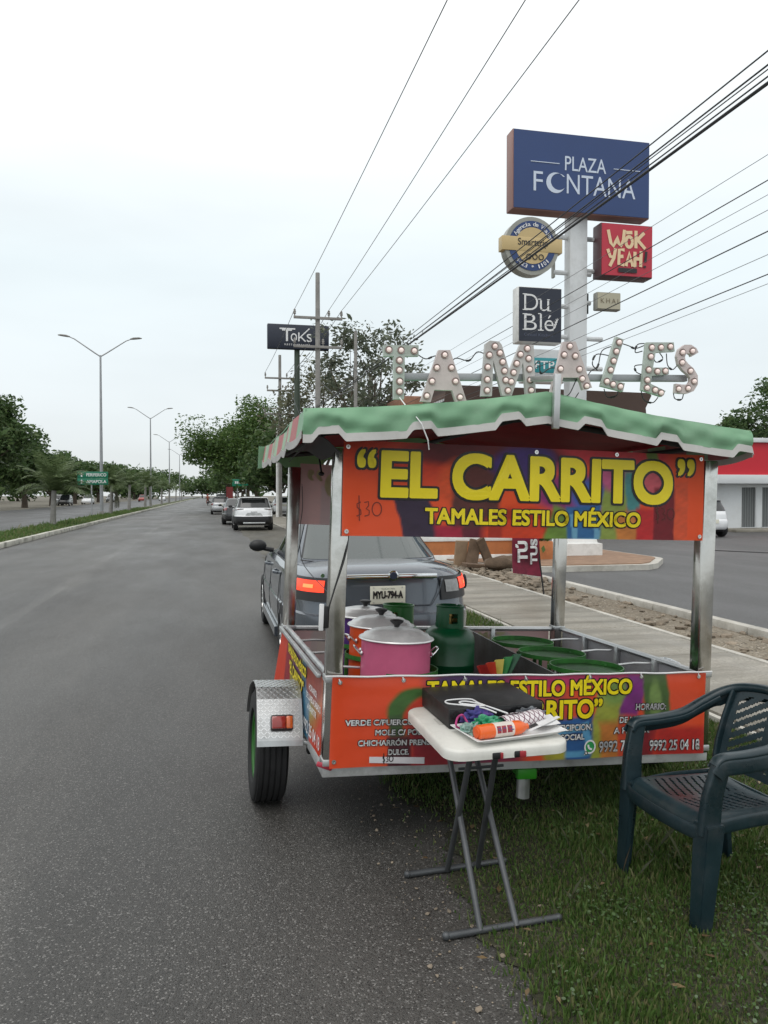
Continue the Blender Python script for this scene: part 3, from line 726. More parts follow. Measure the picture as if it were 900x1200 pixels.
# Du Ble sign
p = board(7.32, 8.47, 5.37, 6.72, .36, M['sign_dark'], M['white'], 'dark navy portrait bakery sign on the pylon')
b = MB(); yy = yb(18) - .03
def serif(x, z, w=.13): b.box((x, yy, z), (w, .006, .022))
text(b, 'D', sx(7.47), sx(7.83), 6.14, .40, yy, -.008); serif(sx(7.49), 6.15, .12); serif(sx(7.49), 6.53, .12)
text(b, 'u', sx(7.88), sx(8.12), 6.14, .40, yy, -.008); serif(sx(7.87), 6.42, .08); serif(sx(8.10), 6.42, .07); serif(sx(8.13), 6.15, .08)
text(b, 'B', sx(7.47), sx(7.80), 5.66, .40, yy, -.008); serif(sx(7.49), 5.67, .12); serif(sx(7.49), 6.05, .12)
text(b, 'l', sx(7.88), sx(7.93), 5.66, .40, yy, .0); serif(sx(7.905), 5.67, .15); serif(sx(7.87), 6.07, .08)
text(b, 'é', sx(8.0), sx(8.24), 5.66, .40, yy, -.006)
for k in range(4):
    for s in (-1, 1):
        c0 = (sx(8.25) + .022 * k, 5.72 + .06 * k); st = [(c0[0], c0[1]), (c0[0] + .03 * s + .015, c0[1] + .06)]
        stroke(b, st, .022, yy)
stroke(b, [(sx(8.22), 5.66), (sx(8.34), 5.98)], .012, yy)
b.build('lettering', M['white_ink'], p, smooth=0)
b = MB(); text(b, 'Casual Kitchen', sx(7.47), sx(8.22), 5.52, .07, yy); b.build('lettering', mat('dim_ink', lin(86, 92, 112), .5), p, smooth=0)
bracket(8.44, 8.83, 6.38); bracket(8.44, 8.83, 5.62); bracket(9.27, 9.75, 5.6)
# small beige sign
p = board(9.40, 10.06, 6.26, 6.70, .2, M['sign_beige'], M['sign_grey'], 'small beige sign on the pylon')
b = MB(); text(b, 'KHAI', sx(9.50), sx(9.97), 6.42, .12, yy, -.008, sp=1.4); b.build('lettering', mat('brown_ink', lin(110, 96, 76), .5), p, smooth=0)
bracket(9.27, 9.42, 6.5); MB().box((sx(9.33), .0, 6.48), (.06, .1, .5)).build('bracket', M['dark_frame'], t)
# FTP sign
p = board(7.45, 8.55, 4.40, 5.22, .3, M['pale_grey'], M['pale_grey'], 'pale sign with a teal panel low on the pylon')
b = MB(); b.box((sx(8.02), yb(18) - .03, 4.82), (.72, .02, .36), bev=.004); b.build('sign_face', M['teal'], p)
b = MB(); text(b, 'FTP', sx(7.76), sx(8.26), 4.73, .19, yb(18) - .045, .01); b.build('lettering', M['white_ink'], p, smooth=0)
bracket(8.5, 8.83, 4.9); bracket(9.27, 9.75, 4.85)

t = thing('pylon_sign', 'long dark restaurant sign board high on a pole behind the utility pole', 'pylon sign', (5.25, 48.3, 0))
O = Vector((5.25, 48.3, 0))
MB().cyl((0, 0, 0), (0, 0, 10.6), .2, .17, 10).build('pole', mat('dark_green_pole', (.05, .07, .05), .6), t)
p = MB().box((.05, -.2, 11.25), (3.75, .36, 1.5), bev=.05).build('sign_box', M['sign_dark'], t)
b = MB(); yy = -.40
text(b, 'T', -.95, -.35, 10.98, .72, yy, .01); b.box((-.62, yy, 11.72), (.95, .008, .08))
text(b, 'O', -.42, -.04, 10.98, .46, yy, .015); text(b, 'S', .55, .86, 10.98, .46, yy, .015)
stroke(b, [(.07, 10.98), (.07, 11.52)], .08, yy); stroke(b, [(.10, 11.18), (.72, 11.78)], .07, yy); stroke(b, [(.18, 11.26), (.48, 10.98)], .08, yy)
text(b, 'RESTAURANTE', -.80, .75, 10.72, .10, yy, .004, sp=1.3)
b.build('lettering', M['white_ink'], p, smooth=0)

# ================================================================== BUILDINGS
M['shop_red'] = mat('shop_red_fascia', lin(196, 30, 46), .5, 0, .06, .5)
M['shop_white'] = mat('shop_white_wall', (.66, .68, .69), .7, 0, .06, .6, dirt=(.4, .4, .38), dscale=1.2, damt=.3)
M['shutter'] = None
def stripes(name, ca, cb, scale, axis='X', rough=.5):
    m = mat(name, ca, rough); n = m.node_tree.nodes; l = m.node_tree.links; b_ = n['Principled BSDF']
    w = n.new('ShaderNodeTexWave'); w.bands_direction = axis; w.inputs['Scale'].default_value = scale; w.wave_profile = 'SIN'
    tt = n.new('ShaderNodeTexCoord'); l.new(tt.outputs['Object'], w.inputs['Vector'])
    bp = n.new('ShaderNodeBump'); bp.inputs['Strength'].default_value = .8; bp.inputs['Distance'].default_value = .03; l.new(w.outputs['Fac'], bp.inputs['Height']); l.new(bp.outputs[0], b_.inputs['Normal'])
    x = n.new('ShaderNodeMix'); x.data_type = 'RGBA'; x.inputs[6].default_value = (*ca, 1); x.inputs[7].default_value = (*cb, 1); l.new(w.outputs['Fac'], x.inputs[0]); l.new(x.outputs[2], b_.inputs['Base Color'])
    return m
M['shutter'] = stripes('grey_blind', (.10, .11, .11), (.19, .2, .2), 2.4)
t = thing('shop_building', 'low white shop with a red fascia and grey blinds at the right edge', 'building', (30, 31.7, 0))
ox = 30
wl = MB()
for a, c_, z0, z1 in ((22.05, 23.84, .1, 2.15), (24.70, 24.92, .1, 2.15), (25.75, 45, .1, 2.15), (23.84, 24.70, 2.0, 2.15), (24.92, 25.75, 2.0, 2.15)):
    wl.box(((a + c_) / 2 - ox, .1, (z0 + z1) / 2), (c_ - a, .2, z1 - z0))
wl.box((22.15 - ox, 6.2, 1.1), (.2, 12, 2.15)); wl.box((33.5 - ox, 12.3, 1.1), (23, .2, 2.15))
wl.build('wall', M['shop_white'], t)
MB().box((33.2 - ox, 6, 3.3), (23.4, 13, 1.48)).build('fascia', M['shop_red'], t)
MB().box((33.2 - ox, 6, 2.36), (23.9, 13.4, .40), bev=.02).build('canopy_edge', M['shop_white'], t)
MB().box((33.2 - ox, 6, 4.13), (23.8, 13.3, .2), bev=.02).build('parapet', M['shop_white'], t)
for a, c_ in ((23.84, 24.70), (24.92, 25.75)):
    p = MB().box(((a + c_) / 2 - ox, .14, 1.08), (c_ - a, .05, 1.86)).build('window_blind', M['shutter'], t)
    f = MB()
    for xx in (a + .03, c_ - .03): f.box((xx - ox, .06, 1.08), (.06, .08, 1.86))
    f.box(((a + c_) / 2 - ox, .06, .13), (c_ - a - .12, .08, .06)); f.build('frame', M['shop_white'], p)
MB().box((34 - ox, -.75, .07), (23, 1.5, .13), bev=.02).build('step', M['walk'], t)
MB().box((25.6 - ox, -1.9, .08), (2.4, .18, .14), bev=.03).build('wheel_stop', M['kerb2'], t)
MB().cyl((22.0 - ox, 2, 4), (22.0 - ox, 2, 5.2), .03, .03, 6).build('vent_pipe', M['galv'], t)

def rooftile(u, v, x0, x1): return None
t = thing('tiled_building', 'building with a dark brown tiled mansard roof behind the marquee letters', 'building', (17, 35, 0))
M['brown_tile'] = stripes('brown_roof_tile', (.055, .035, .028), (.10, .06, .045), 6, 'X', .8)
b = MB(); b.prism([(-6, 0), (4.25, 0), (4.25, 5.0), (-6, 5.0)], Matrix.Translation((0, 6, 0)) @ Matrix.Rotation(PI / 2, 4, 'X'), 5); b.build('wall', mat('tan_wall', (.34, .27, .2), .8), t)
b = MB(); b.prism([(-6.3, 4.9), (4.2, 4.9), (4.36, 5.5), (4.3, 6.0), (4.62, 6.62), (4.5, 6.75), (-6.1, 6.85)], Matrix.Translation((0, 7, 0)) @ Matrix.Rotation(PI / 2, 4, 'X'), 6.4); b.build('roof', M['brown_tile'], t)
t = thing('corrugated_shed', 'shed with a pale corrugated metal roof slanting behind the marquee letters', 'building', (11.5, 36, 0))
b = MB(); b.box((0, 2, 2.7), (3.2, 4, 5.4)); b.build('wall', M['concrete_pole'], t)
M['corr'] = stripes('corrugated_roof', (.42, .43, .43), (.66, .67, .67), 2.6, 'X', .45)
b = MB(); b.prism([(-2.6, 5.3), (1.6, 7.0), (1.6, 7.12), (-2.6, 5.42)], Matrix.Translation((0, 4.3, 0)) @ Matrix.Rotation(PI / 2, 4, 'X'), 4.6); b.build('roof', M['corr'], t)
t = thing('restaurant_building', 'low building with terracotta roof edge seen between the letters', 'building', (13.5, 40, 0))
b = MB(); b.box((0, 3, 2.8), (7, 6, 5.6)); b.build('wall', mat('ochre_wall', (.36, .28, .2), .8), t)
b = MB(); b.box((0, 2.9, 6.2), (7.6, 6.6, 1.2), bev=.1); b.build('roof', mat('terracotta_roof', (.24, .12, .075), .8, 0, .25, 3), t)

M['terracotta'] = mat('terracotta_paint', lin(190, 120, 74), .8, 0, .12, 1.5, .15, 20, dirt=lin(140, 90, 60), dscale=2, damt=.5)
t = thing('planter_wall', 'low terracotta wall with white bands and a white end post behind the grey car', 'wall', (6.2, 17.6, .1))
MB().box((0, .2, .55), (2.9, .3, 1.3), bev=.01).build('wall', M['terracotta'], t)
for z, h_ in ((.52, .12), (.06, .16)): MB().box((0, .19, z), (2.94, .34, h_), bev=.01).build('band', M['white'], t)
MB().box((-1.62, .2, .7), (.3, .4, 1.5), bev=.02).build('post', M['white'], t)
t = thing('plant_pot', 'square terracotta planter with a small green shrub beside the white pylon base', 'planter', (7.55, 17.3, .13))
MB().box((0, 0, .22), (.55, .55, .44), bev=.02).build('pot', M['terracotta'], t)
rng = np.random.default_rng(5); P = rng.normal(0, .14, (260, 3)) * [1, 1, 1.1] + [0, 0, .68]; a_ = rng.normal(size=(260, 3)) * .06; b_ = rng.normal(size=(260, 3)) * .03
quads('foliage', np.stack([P - a_, P - b_, P + a_, P + b_], 1), M['leaf_mid'], t)

# debris by the wall
M['old_wood'] = mat('old_brown_wood', (.13, .085, .055), .9, 0, .35, 4, .4, 15)
def debris(lb, c, d, rx, ry, rz, m=None):
    b = MB().box((0, 0, 0), d, bev=.015); o = b.build('wood_plank', m or M['old_wood'], smooth=0); o.location = c; o.rotation_euler = (rx, ry, rz)
    tag(o, lb, 'plank', 'broken wood heaped on the rubble')
debris('pale upright board at the left of the broken wood heap', (5.42, 16.6, .34), (.30, .06, .6), .1, .05, .2, mat('pale_board', (.28, .19, .12), .85, 0, .2, 4))
debris('dark upright plank second from left in the broken wood heap', (5.68, 16.5, .36), (.26, .1, .62), -.15, .2, -.2)
debris('leaning plank at the top of the broken wood heap', (5.92, 16.4, .38), (.2, .09, .72), .2, -.5, .1)
debris('short flat plank lying under the broken wood heap', (5.6, 16.0, .13), (.7, .2, .08), .1, .1, .3)
b = MB(); b.ball((0, 0, 0), .3, 16, (1.5, .9, .5))
for v in b.bm.verts: v.co += Vector((.04 * math.sin(v.co.y * 17), .03 * math.sin(v.co.x * 13), .035 * math.sin(v.co.x * 11 + v.co.y * 19)))
o = b.build('sack', mat('brown_sacking', (.11, .075, .05), .95, 0, .3, 6, .4, 30)); o.location = (6.05, 15.6, .2); tag(o, 'lumpy brown sack slumped in front of the broken planks', 'sack')
# ================================================================== CARS
def ring_surface(levels, n=5.0, shear=None):
    """levels: (z, half width, rear y, front y) stacked; returns S(z, theta) on a superellipse plan"""
    L = levels
    def S(z, th, off=0.0):
        i = 0
        while i < len(L) - 2 and z > L[i + 1][0]: i += 1
        a, b = L[i], L[i + 1]; t = (z - a[0]) / (b[0] - a[0]) if b[0] != a[0] else 0
        t = max(0, min(1, t)); hw, yr, yf = (a[k] + (b[k] - a[k]) * t for k in (1, 2, 3))
        c, s = math.cos(th), math.sin(th); ym = (yr + yf) / 2; hl = (yf - yr) / 2
        x = (hw + off) * math.copysign(abs(c) ** (2 / n), c); y = ym + (hl + off) * math.copysign(abs(s) ** (2 / n), s)
        p = Vector((x, y, z)); return shear(p) if shear else p
    return S
def shell(levels, n=5.0, shear=None, seg=72):
    S = ring_surface(levels, n, shear); mb = MB(); V = []
    for lv in levels: V.append([mb.bm.verts.new(S(lv[0], 2 * PI * k / seg) if True else 0) for k in range(seg)])
    # exact ring per level
    for lv, ring in zip(levels, V):
        for k, v in enumerate(ring):
            th = 2 * PI * k / seg; c, s = math.cos(th), math.sin(th); ym = (lv[2] + lv[3]) / 2; hl = (lv[3] - lv[2]) / 2
            p = Vector((lv[1] * math.copysign(abs(c) ** (2 / n), c), ym + hl * math.copysign(abs(s) ** (2 / n), s), lv[0])); v.co = shear(p) if shear else p
    for a, b in zip(V[:-1], V[1:]):
        for k in range(seg): mb.bm.faces.new((a[k], a[(k + 1) % seg], b[(k + 1) % seg], b[k]))
    mb.bm.faces.new(list(reversed(V[0]))); mb.bm.faces.new(V[-1]); return mb
def patch(mb, S, z0, z1, t0, t1, off, nu=20, nv=6, thick=.004, zf=None):
    def fn(u, v):
        th = math.radians(t0 + (t1 - t0) * u); a, b = (z0, z1) if zf is None else zf(u)
        return S(a + (b - a) * v, th, off)
    mb.grid(fn, nu, nv); return mb
def boolean(o, cutters):
    for c in cutters:
        m = o.modifiers.new('b', 'BOOLEAN'); m.operation = 'DIFFERENCE'; m.object = c; m.solver = 'EXACT'
    dg = bpy.context.evaluated_depsgraph_get(); me = bpy.data.meshes.new_from_object(o.evaluated_get(dg))
    o.modifiers.clear(); old = o.data; o.data = me; me.name = old.name
    for c in cutters: bpy.data.objects.remove(c)
    me.polygons.foreach_set('use_smooth', [True] * len(me.polygons)); me.set_sharp_from_angle(angle=math.radians(32))
def wheel(x, y, r, w, parent, rimmat, sgn, name='wheel'):
    R = Matrix.Translation((x, y, r)) @ Matrix.Rotation(sgn * PI / 2, 4, 'Y')
    wh = MB().lathe([(r * .62, -w / 2), (r * .93, -w / 2), (r, -w * .36), (r, w * .36), (r * .93, w / 2), (r * .64, w / 2), (r * .62, w * .3)], (0, 0, 0), 32, R).build(name, M['rubber'], parent)
    b = MB(); b.lathe([(r * .66, w * .3), (r * .66, w * .46), (r * .60, w * .46), (r * .58, w * .3)], (0, 0, 0), 28, R)
    for k in range(10):
        a = 2 * PI * k / 10; c_, s_ = math.cos(a), math.sin(a)
        b.sweep([R @ Vector((.06 * c_, .06 * s_, w * .40)), R @ Vector((r * .6 * c_, r * .6 * s_, w * .42))], r * .13, .02, up=(sgn, 0, 0))
    b.lathe([(.075, w * .34), (.07, w * .44), (.02, w * .45)], (0, 0, 0), 16, R); b.build('rim', rimmat, wh)
    MB().lathe([(r * .6, w * .1), (r * .6, w * .25)], (0, 0, 0), 24, R).build('brake_disc', M['dark_frame'], wh)
    return wh
PAINT = lambda name, c, metal=.0, rough=.3: mat(name, c, rough, metal, .03, 2, 0, coat=.8, dirt=tuple(x * .7 + .02 for x in c), dscale=1.5, damt=.35)
M['lamp_red'] = mat('tail_lamp_red', (.22, .008, .008), .12, 0, .2, 20, coat=1)
M['lamp_smoke'] = mat('tail_lamp_smoked', (.012, .011, .012), .3, 0, .2, 20)
M['lamp_lit'] = emit_mat('tail_lamp_lit', (1.0, .06, .015), 1.1, (.5, .02, .01))
M['lamp_core'] = emit_mat('tail_lamp_bulb', (1.0, .16, .05), 2.0, (.6, .1, .02))
M['plate'] = mat('licence_plate', lin(222, 220, 204), .5, 0, .05, 20)

def car(name, label, cat, loc, paint, W, L, H, belt, kind, wr=.32, group=None, rz=0, detail=1, cladding=False, rear_ov=.95, wb=2.65, lit=False, glass='glass', plate=True):
    NB, NG = (4.8, 4.6) if kind == 'sedan' else (5.2, 6.0)
    t = thing(name, label, cat, loc, rz, group); hw = W / 2; r0 = -L / 2; f0 = L / 2; k = belt
    if kind == 'sedan':
        lv = [(.20, hw * .86, r0 + .14, f0 - .10), (.30, hw * .96, r0 + .02, f0 - .02), (.36, hw * .985, r0, f0), (.56, hw, r0, f0), (.615, hw * .998, r0 + .012, f0 - .01),
              (.63, hw * .985, r0 + .05, f0 - .03), (.70, hw * .985, r0 + .075, f0 - .05), (.86, hw * .97, r0 + .10, f0 - .08), (.935, hw * .945, r0 + .12, f0 - .12),
              (k - .02, hw * .90, r0 + .15, f0 - .2), (k + .015, hw * .80, r0 + .20, f0 - .34), (k + .045, hw * .64, r0 + .36, f0 - .6), (k + .06, hw * .4, r0 + .75, f0 - .9)]
        gl = [(k - .03, hw * .88, r0 + .78, 1.15), (k + .05, hw * .845, r0 + .84, 1.0), (H - .06, hw * .66, r0 + 1.58, .28), (H - .02, hw * .60, r0 + 1.68, .16), (H, hw * .40, r0 + 1.95, -.1)]
        hood = lambda p: Vector((p.x, p.y, p.z - max(0, p.z - .6) * .34 * min(1, max(0, (p.y - .9) / .9))))
    else:
        lv = [(.24, hw * .86, r0 + .16, f0 - .10), (.34, hw * .96, r0 + .03, f0 - .02), (.42, hw * .99, r0, f0), (.62, hw, r0, f0), (.68, hw * .995, r0 + .03, f0 - .03),
              (.70, hw * .985, r0 + .06, f0 - .05), (.86, hw * .98, r0 + .07, f0 - .08), (k - .06, hw * .96, r0 + .09, f0 - .14), (k, hw * .92, r0 + .13, f0 - .22), (k + .04, hw * .8, r0 + .25, f0 - .4)]
        gl = [(k - .04, hw * .93, r0 + .14, 1.05), (k + .04, hw * .90, r0 + .16, .9), (H - .10, hw * .76, r0 + .40, .05), (H - .04, hw * .72, r0 + .34, -.05), (H, hw * .5, r0 + .7, -.25)]
        hood = lambda p: Vector((p.x, p.y, p.z - max(0, p.z - .6) * .3 * min(1, max(0, (p.y - .9) / .9))))
    body = shell(lv, NB, hood).build('body', paint, t)
    ya, yf = r0 + rear_ov, r0 + rear_ov + wb
    cut = []
    for y in (ya, yf):
        for s in (-1, 1):
            cut.append(MB().cyl((s * (hw - .27), y, wr + .01), (s * (hw + .2), y, wr + .01), wr + .055, n=32).build('cut', M['black']))
    boolean(body, cut)
    cabin = shell(gl, NG, None, 72).build('cabin', paint, t)
    S = ring_surface(lv, NB, hood); G = ring_surface(gl, NG)
    z0, z1 = k + .06, H - .075
    patch(MB(), G, z0 - .02, z1 + .015, -90 - 51, -90 + 51, .003, 28, 6).build('window_seal', M['black'], t)
    g = patch(MB(), G, z0, z1, -90 - 47, -90 + 47, .006, 28, 6).build('rear_window', M[glass], t)
    MB_ = MB(); patch(MB_, G, z0, z1, 52, 128, .006, 28, 6); MB_.build('windscreen', M['glass'], t)
    for s in (-1, 1):
        c = 0 if s > 0 else 180
        for a, b in ((-31, -1.2), (1.2, 30)):
            q = MB(); patch(q, G, z0 - .01, z1, c + s * a, c + s * b, .006, 14, 5); q.build('side_window', M['glass'], t)
    for y in (ya, yf):
        for s in (-1, 1): wheel(s * (hw - .115), y, wr, .21, t, M['alu'], s)
    # mirrors
    for s in (-1, 1):
        m_ = MB(); m_.ball((s * (hw + (.085 if s < 0 else .02)), .62, k + .07), .1, 12, (1.05, .55, .72)); m_.cyl((s * (hw - .1), .66, k + .01), (s * (hw + .05), .63, k + .04), .03, .025, 8)
        m_.build('mirror', M['black'], t)
    if cladding:
        q = MB(); patch(q, S, .26, .66, -180, 0, .012, 60, 5); q.build('bumper', M['black'], t)
    else:
        q = MB(); patch(q, S, .22, .30, -140, -40, .01, 40, 2); q.build('bumper_lip', M['black'], t)
    return t, S, G, lv, gl, ya, yf

# ---- the grey saloon behind the cart
M['paint_grey'] = PAINT('steel_grey_paint', (.098, .114, .136), .5, .26)
SX, SY = 1.52, 8.82
t, S, G, lv, gl, ya, yf = car('parked_car', 'grey four door saloon with lit tail lamps parked in front of the food cart', 'car', (SX, SY, 0), M['paint_grey'], 1.76, 4.64, 1.45, .98, 'sedan', .32, wb=2.675, rear_ov=1.0, glass='glass_light')
for s in (-1, 1):
    A = lambda a: -90 + s * a
    base = patch(MB(), S, .735, .935, A(12), A(66), .016, 24, 6).build('tail_lamp', M['lamp_smoke'], t)
    red = patch(MB(), S, .815, .915, A(21) if s < 0 else A(30), A(60), .024, 20, 5).build('lamp_lens', M['lamp_lit'], base)
    patch(MB(), S, .850, .880, A(30) if s < 0 else A(38), A(40), .030, 8, 3).build('lamp_bulb', M['lamp_core'], base)
    if s > 0: patch(MB(), S, .80, .905, A(15), A(28), .024, 8, 4).build('reverse_lens', mat('clear_lens', (.22, .22, .22), .15, 0, .2, 30, coat=1), base)
rear = lambda z: S(z, -PI / 2).y
ry = rear(.9)
MB().box((0, ry - .012, .945), (.84, .03, .045), bev=.012).build('chrome_strip', M['chrome'], t)
b = MB(); b.lathe([(.045, 0), (.045, .02), (.03, .026)], (0, 0, 0), 24, Matrix.Translation((.02, ry - .022, .955)) @ Matrix.Rotation(PI / 2, 4, 'X')); em = b.build('emblem', M['chrome'], t)
MB().lathe([(.036, .021), (.03, .03)], (0, 0, 0), 24, Matrix.Translation((.02, ry - .022, .955)) @ Matrix.Rotation(PI / 2, 4, 'X')).build('emblem_disc', mat('emblem_blue', (.02, .03, .06), .3), em)
# plate recess outline + plate
b = MB(); pr = lambda x, z: Vector((x, rear(z) - .012, z))
b.tube([pr(-.47, .92), pr(-.43, .80), pr(-.36, .695), pr(.36, .695), pr(.43, .80), pr(.47, .92)], .006, 6); b.build('trunk_crease', M['paint_grey'], t)
pl = MB().box((-.03, rear(.79) - .02, .79), (.31, .012, .155), bev=.004).build('licence_plate', M['plate'], t)
b = MB(); text(b, 'MYU-794-A', -.162, .102, .76, .066, rear(.79) - .030, fat=.003)
b.build('lettering', M['black_ink'], pl, smooth=0)
b = MB(); text(b, 'YUCATAN', -.09, .03, .838, .014, rear(.79) - .030); 
for x, z in ((-.155, .855), (.095, .855), (-.155, .727), (.095, .727)): MB().lathe([(.006, 0), (.006, .003)], (0, 0, 0), 8, Matrix.Translation((x, rear(.79) - .028, z)) @ Matrix.Rotation(PI / 2, 4, 'X')).build('plate_screw', M['galv'], pl)
b.build('plate_print', mat('plate_grey_print', (.16, .17, .15), .5), pl, smooth=0)
b = MB(); text(b, 'Turbo', .52, .66, .985, .028, rear(.985) - .012, .004, slant=.2); b.build('badge', M['chrome'], t, smooth=0)
MB().cyl((-.59, ry + .0, .965), (-.59, ry - .016, .965), .018, .018, 12).build('lock', M['chrome'], t)
# doors: seams + handles on the left and right side
for s in (-1, 1):
    b = MB()
    c = 0 if s > 0 else 180
    for y in (-1.08, -.02, 1.0):
        pts = []
        for z in np.linspace(.34, .97, 8):
            hw_ = S(z, 0).x; pts.append((s * (hw_ + .0005), y - (.22 * max(0, .7 - z) if y < -1 else 0), z))
        b.tube(pts, .004, 5)
    b.tube([(s * (S(.97, 0).x + .002), y, .972) for y in np.linspace(-1.5, 1.2, 10)], .006, 5)
    b.build('door_seam', M['black'], t)
    for y in (-.80, .26):
        b = MB(); b.sweep([(s * .845, y, .86), (s * .885, y + .04, .865), (s * .885, y + .15, .87), (s * .845, y + .19, .87)], .03, .028); b.build('door_handle', M['paint_grey'], t)
    b = MB(); b.sweep([(s * .86, y, .27) for y in np.linspace(-.85, .95, 6)], .06, .10); b.build('sill', M['paint_grey'], t)
    b = MB(); b.lathe([(.07, 0), (.07, .004)], (0, 0, 0), 20, Matrix.Translation((s * .868, -1.62, .82)) @ Matrix.Rotation(s * PI / 2, 4, 'Y'))
    if s > 0: b.build('fuel_flap', M['paint_grey'], t)
    else: b.bm.free()
MB().box((0, rear(.5) - .004, .40), (1.1, .02, .16), bev=.02).build('bumper_insert', M['black'], t)
# seats and shelf seen as pale shapes through the rear window
# ---- white crossover
M['paint_white'] = PAINT('pearl_white_paint', (.78, .79, .80), .0, .3)
t, S, G, lv, gl, ya, yf = car('parked_car', 'white crossover with black lower cladding parked ahead of the grey saloon', 'car', (1.98, 38.7, 0), M['paint_white'], 1.84, 4.4, 1.56, 1.02, 'suv', .36, cladding=True, wb=2.65)
for s in (-1, 1):
    A = lambda a: -90 + s * a
    base = patch(MB(), S, .96, 1.045, A(12), A(66), .012, 20, 4, zf=lambda u: (.985 + .0 * u - .055 * u, 1.02)).build('tail_lamp', M['lamp_smoke'], t)
    patch(MB(), S, .98, 1.0, A(30), A(60), .02, 12, 2).build('lamp_lens', M['lamp_red'], base)
b = MB(); rr = lambda z: S(z, -PI / 2).y - .014
b.prism([(-.42, .66), (.42, .66), (.30, .83), (-.30, .83)], Matrix.Translation((0, rr(.7) + .02, 0)) @ Matrix.Rotation(PI / 2, 4, 'X'), .022); b.build('plate_recess', M['galv'], t)
MB().box((0, rr(.9) - .004, .87), (.30, .01, .03)).build('badge', M['chrome'], t)
MB().box((0, lv[2][2] - .012, .36), (1.0, .02, .07), bev=.01).build('diffuser', M['galv'], t)
b = MB(); b.sweep([(-.62, gl[3][2] - .06, 1.515), (0, gl[3][2] - .10, 1.53), (.62, gl[3][2] - .06, 1.515)], .2, .03, rad=.8); b.build('spoiler', M['paint_white'], t)
# ---- others parked along the right kerb
M['paint_black'] = PAINT('black_paint', (.015, .016, .018), .0, .25); M['paint_silver'] = PAINT('silver_paint', (.42, .43, .44), .4, .3); M['paint_dgreen'] = PAINT('dark_green_paint', (.03, .05, .04), .2, .3)
M['paint_graphite'] = PAINT('graphite_paint', (.09, .095, .10), .4, .3); M['paint_red'] = PAINT('red_paint', (.32, .03, .02), .0, .35)
def small_lamps(t, S, z0, z1, a0=30, a1=62):
    for s in (-1, 1): patch(MB(), S, z0, z1, -90 + s * a0, -90 + s * a1, .012, 10, 3).build('tail_lamp', M['lamp_red'], t)
def small_plate(t, S, z): MB().box((0, S(z, -PI / 2).y - .014, z), (.34, .012, .15)).build('licence_plate', M['plate'], t)
PC = 'cars parked along the right kerb'
for lb, x, y, p, W, H, belt, kind in (
    ('black car mostly hidden behind the white crossover', 1.55, 46.0, 'paint_black', 1.78, 1.46, .98, 'sedan'),
    ('silver hatchback farther along the kerb than the white crossover', .88, 69.6, 'paint_silver', 1.66, 1.50, .98, 'suv'),
    ('dark car just ahead of the silver hatchback', 1.3, 78.0, 'paint_dgreen', 1.8, 1.75, 1.1, 'suv'),
    ('white car behind the short white pole at the far right kerb', 5.9, 66.0, 'paint_white', 1.76, 1.5, .98, 'suv')):
    t, S, *_ = car('parked_car', lb, 'car', (x, y, 0), M[p], W, 4.3, H, belt, kind, .31, PC)
    small_lamps(t, S, .80, .96); small_plate(t, S, .82)
t, S, *_ = car('parked_car', 'white hatchback parked by the red and white shop', 'car', (18.95, 28.6, .01), M['paint_white'], 1.68, 3.8, 1.48, .98, 'suv', .29, rear_ov=.62, wb=2.45)
small_lamps(t, S, .72, .95, 48, 66); small_plate(t, S, .62)
# ---- opposite carriageway
OG = 'cars on the opposite carriageway'
for lb, x, y, p, kind, rz in (
    ('dark grey car cut by the left edge of the picture on the opposite road', -17.95, 62.8, 'paint_graphite', 'sedan', 0),
    ('white car far off parked beyond the trunk of the nearest palm', -24.2, 138, 'paint_white', 'suv', PI),
    ('white pickup sized car parked right of the nearest palm on the far side', -21.5, 150, 'paint_white', 'suv', PI),
    ('dark parked car just right of the nearest palm on the far side', -22.3, 132, 'paint_black', 'suv', PI),
    ('silver car parked far off below the green road sign', -23, 196, 'paint_silver', 'suv', PI),
    ('small white car driving on the opposite road between the second and third lamps', -13.5, 236, 'paint_white', 'sedan', PI),
    ('dark red car driving on the opposite road left of the small white car', -16.5, 205, 'paint_red', 'suv', PI)):
    t, S, *_ = car('distant_car', lb, 'car', (x, y, -.02), M[p], 1.8, 4.5, 1.5 if kind == 'sedan' else 1.7, 1.0, kind, .32, OG, rz)
    small_lamps(t, S, .80, .96)
# ---- motorcyclist
def person_mesh(chain, radii, edges, name, m, parent=None, loc=(0, 0, 0)):
    me = bpy.data.meshes.new(name); me.from_pydata([Vector(c) for c in chain], edges, [])
    o = link(name, me, parent); sk = o.modifiers.new('s', 'SKIN'); o.modifiers.new('d', 'SUBSURF').levels = 1
    for i, v in enumerate(me.skin_vertices[0].data): v.radius = (radii[i], radii[i]); v.use_root = (i == 0)
    dg = bpy.context.evaluated_depsgraph_get(); nm = bpy.data.meshes.new_from_object(o.evaluated_get(dg))
    o.modifiers.clear(); o.data = nm; nm.materials.clear(); nm.materials.append(m)
    nm.polygons.foreach_set('use_smooth', [True] * len(nm.polygons)); return o
mx_, my_ = -.35, 128
t = thing('motorcycle', 'small dark motorcycle ridden away down the road in the far distance', 'motorcycle', (mx_, my_, 0))
for y in (-.65, .62):
    R = Matrix.Translation((0, y, .3)) @ Matrix.Rotation(PI / 2, 4, 'Y')
    MB().lathe([(.2, -.05), (.29, -.05), (.3, 0), (.29, .05), (.2, .05)], (0, 0, 0), 20, R).build('wheel', M['rubber'], t)
b = MB(); b.sweep([(0, -.8, .78), (0, -.2, .74), (0, .15, .86), (0, .45, .86)], [.22, .26, .26, .16], [.1, .12, .2, .1]); b.box((0, 0, .42), (.26, .5, .34), bev=.06); b.build('body', M['paint_black'], t)
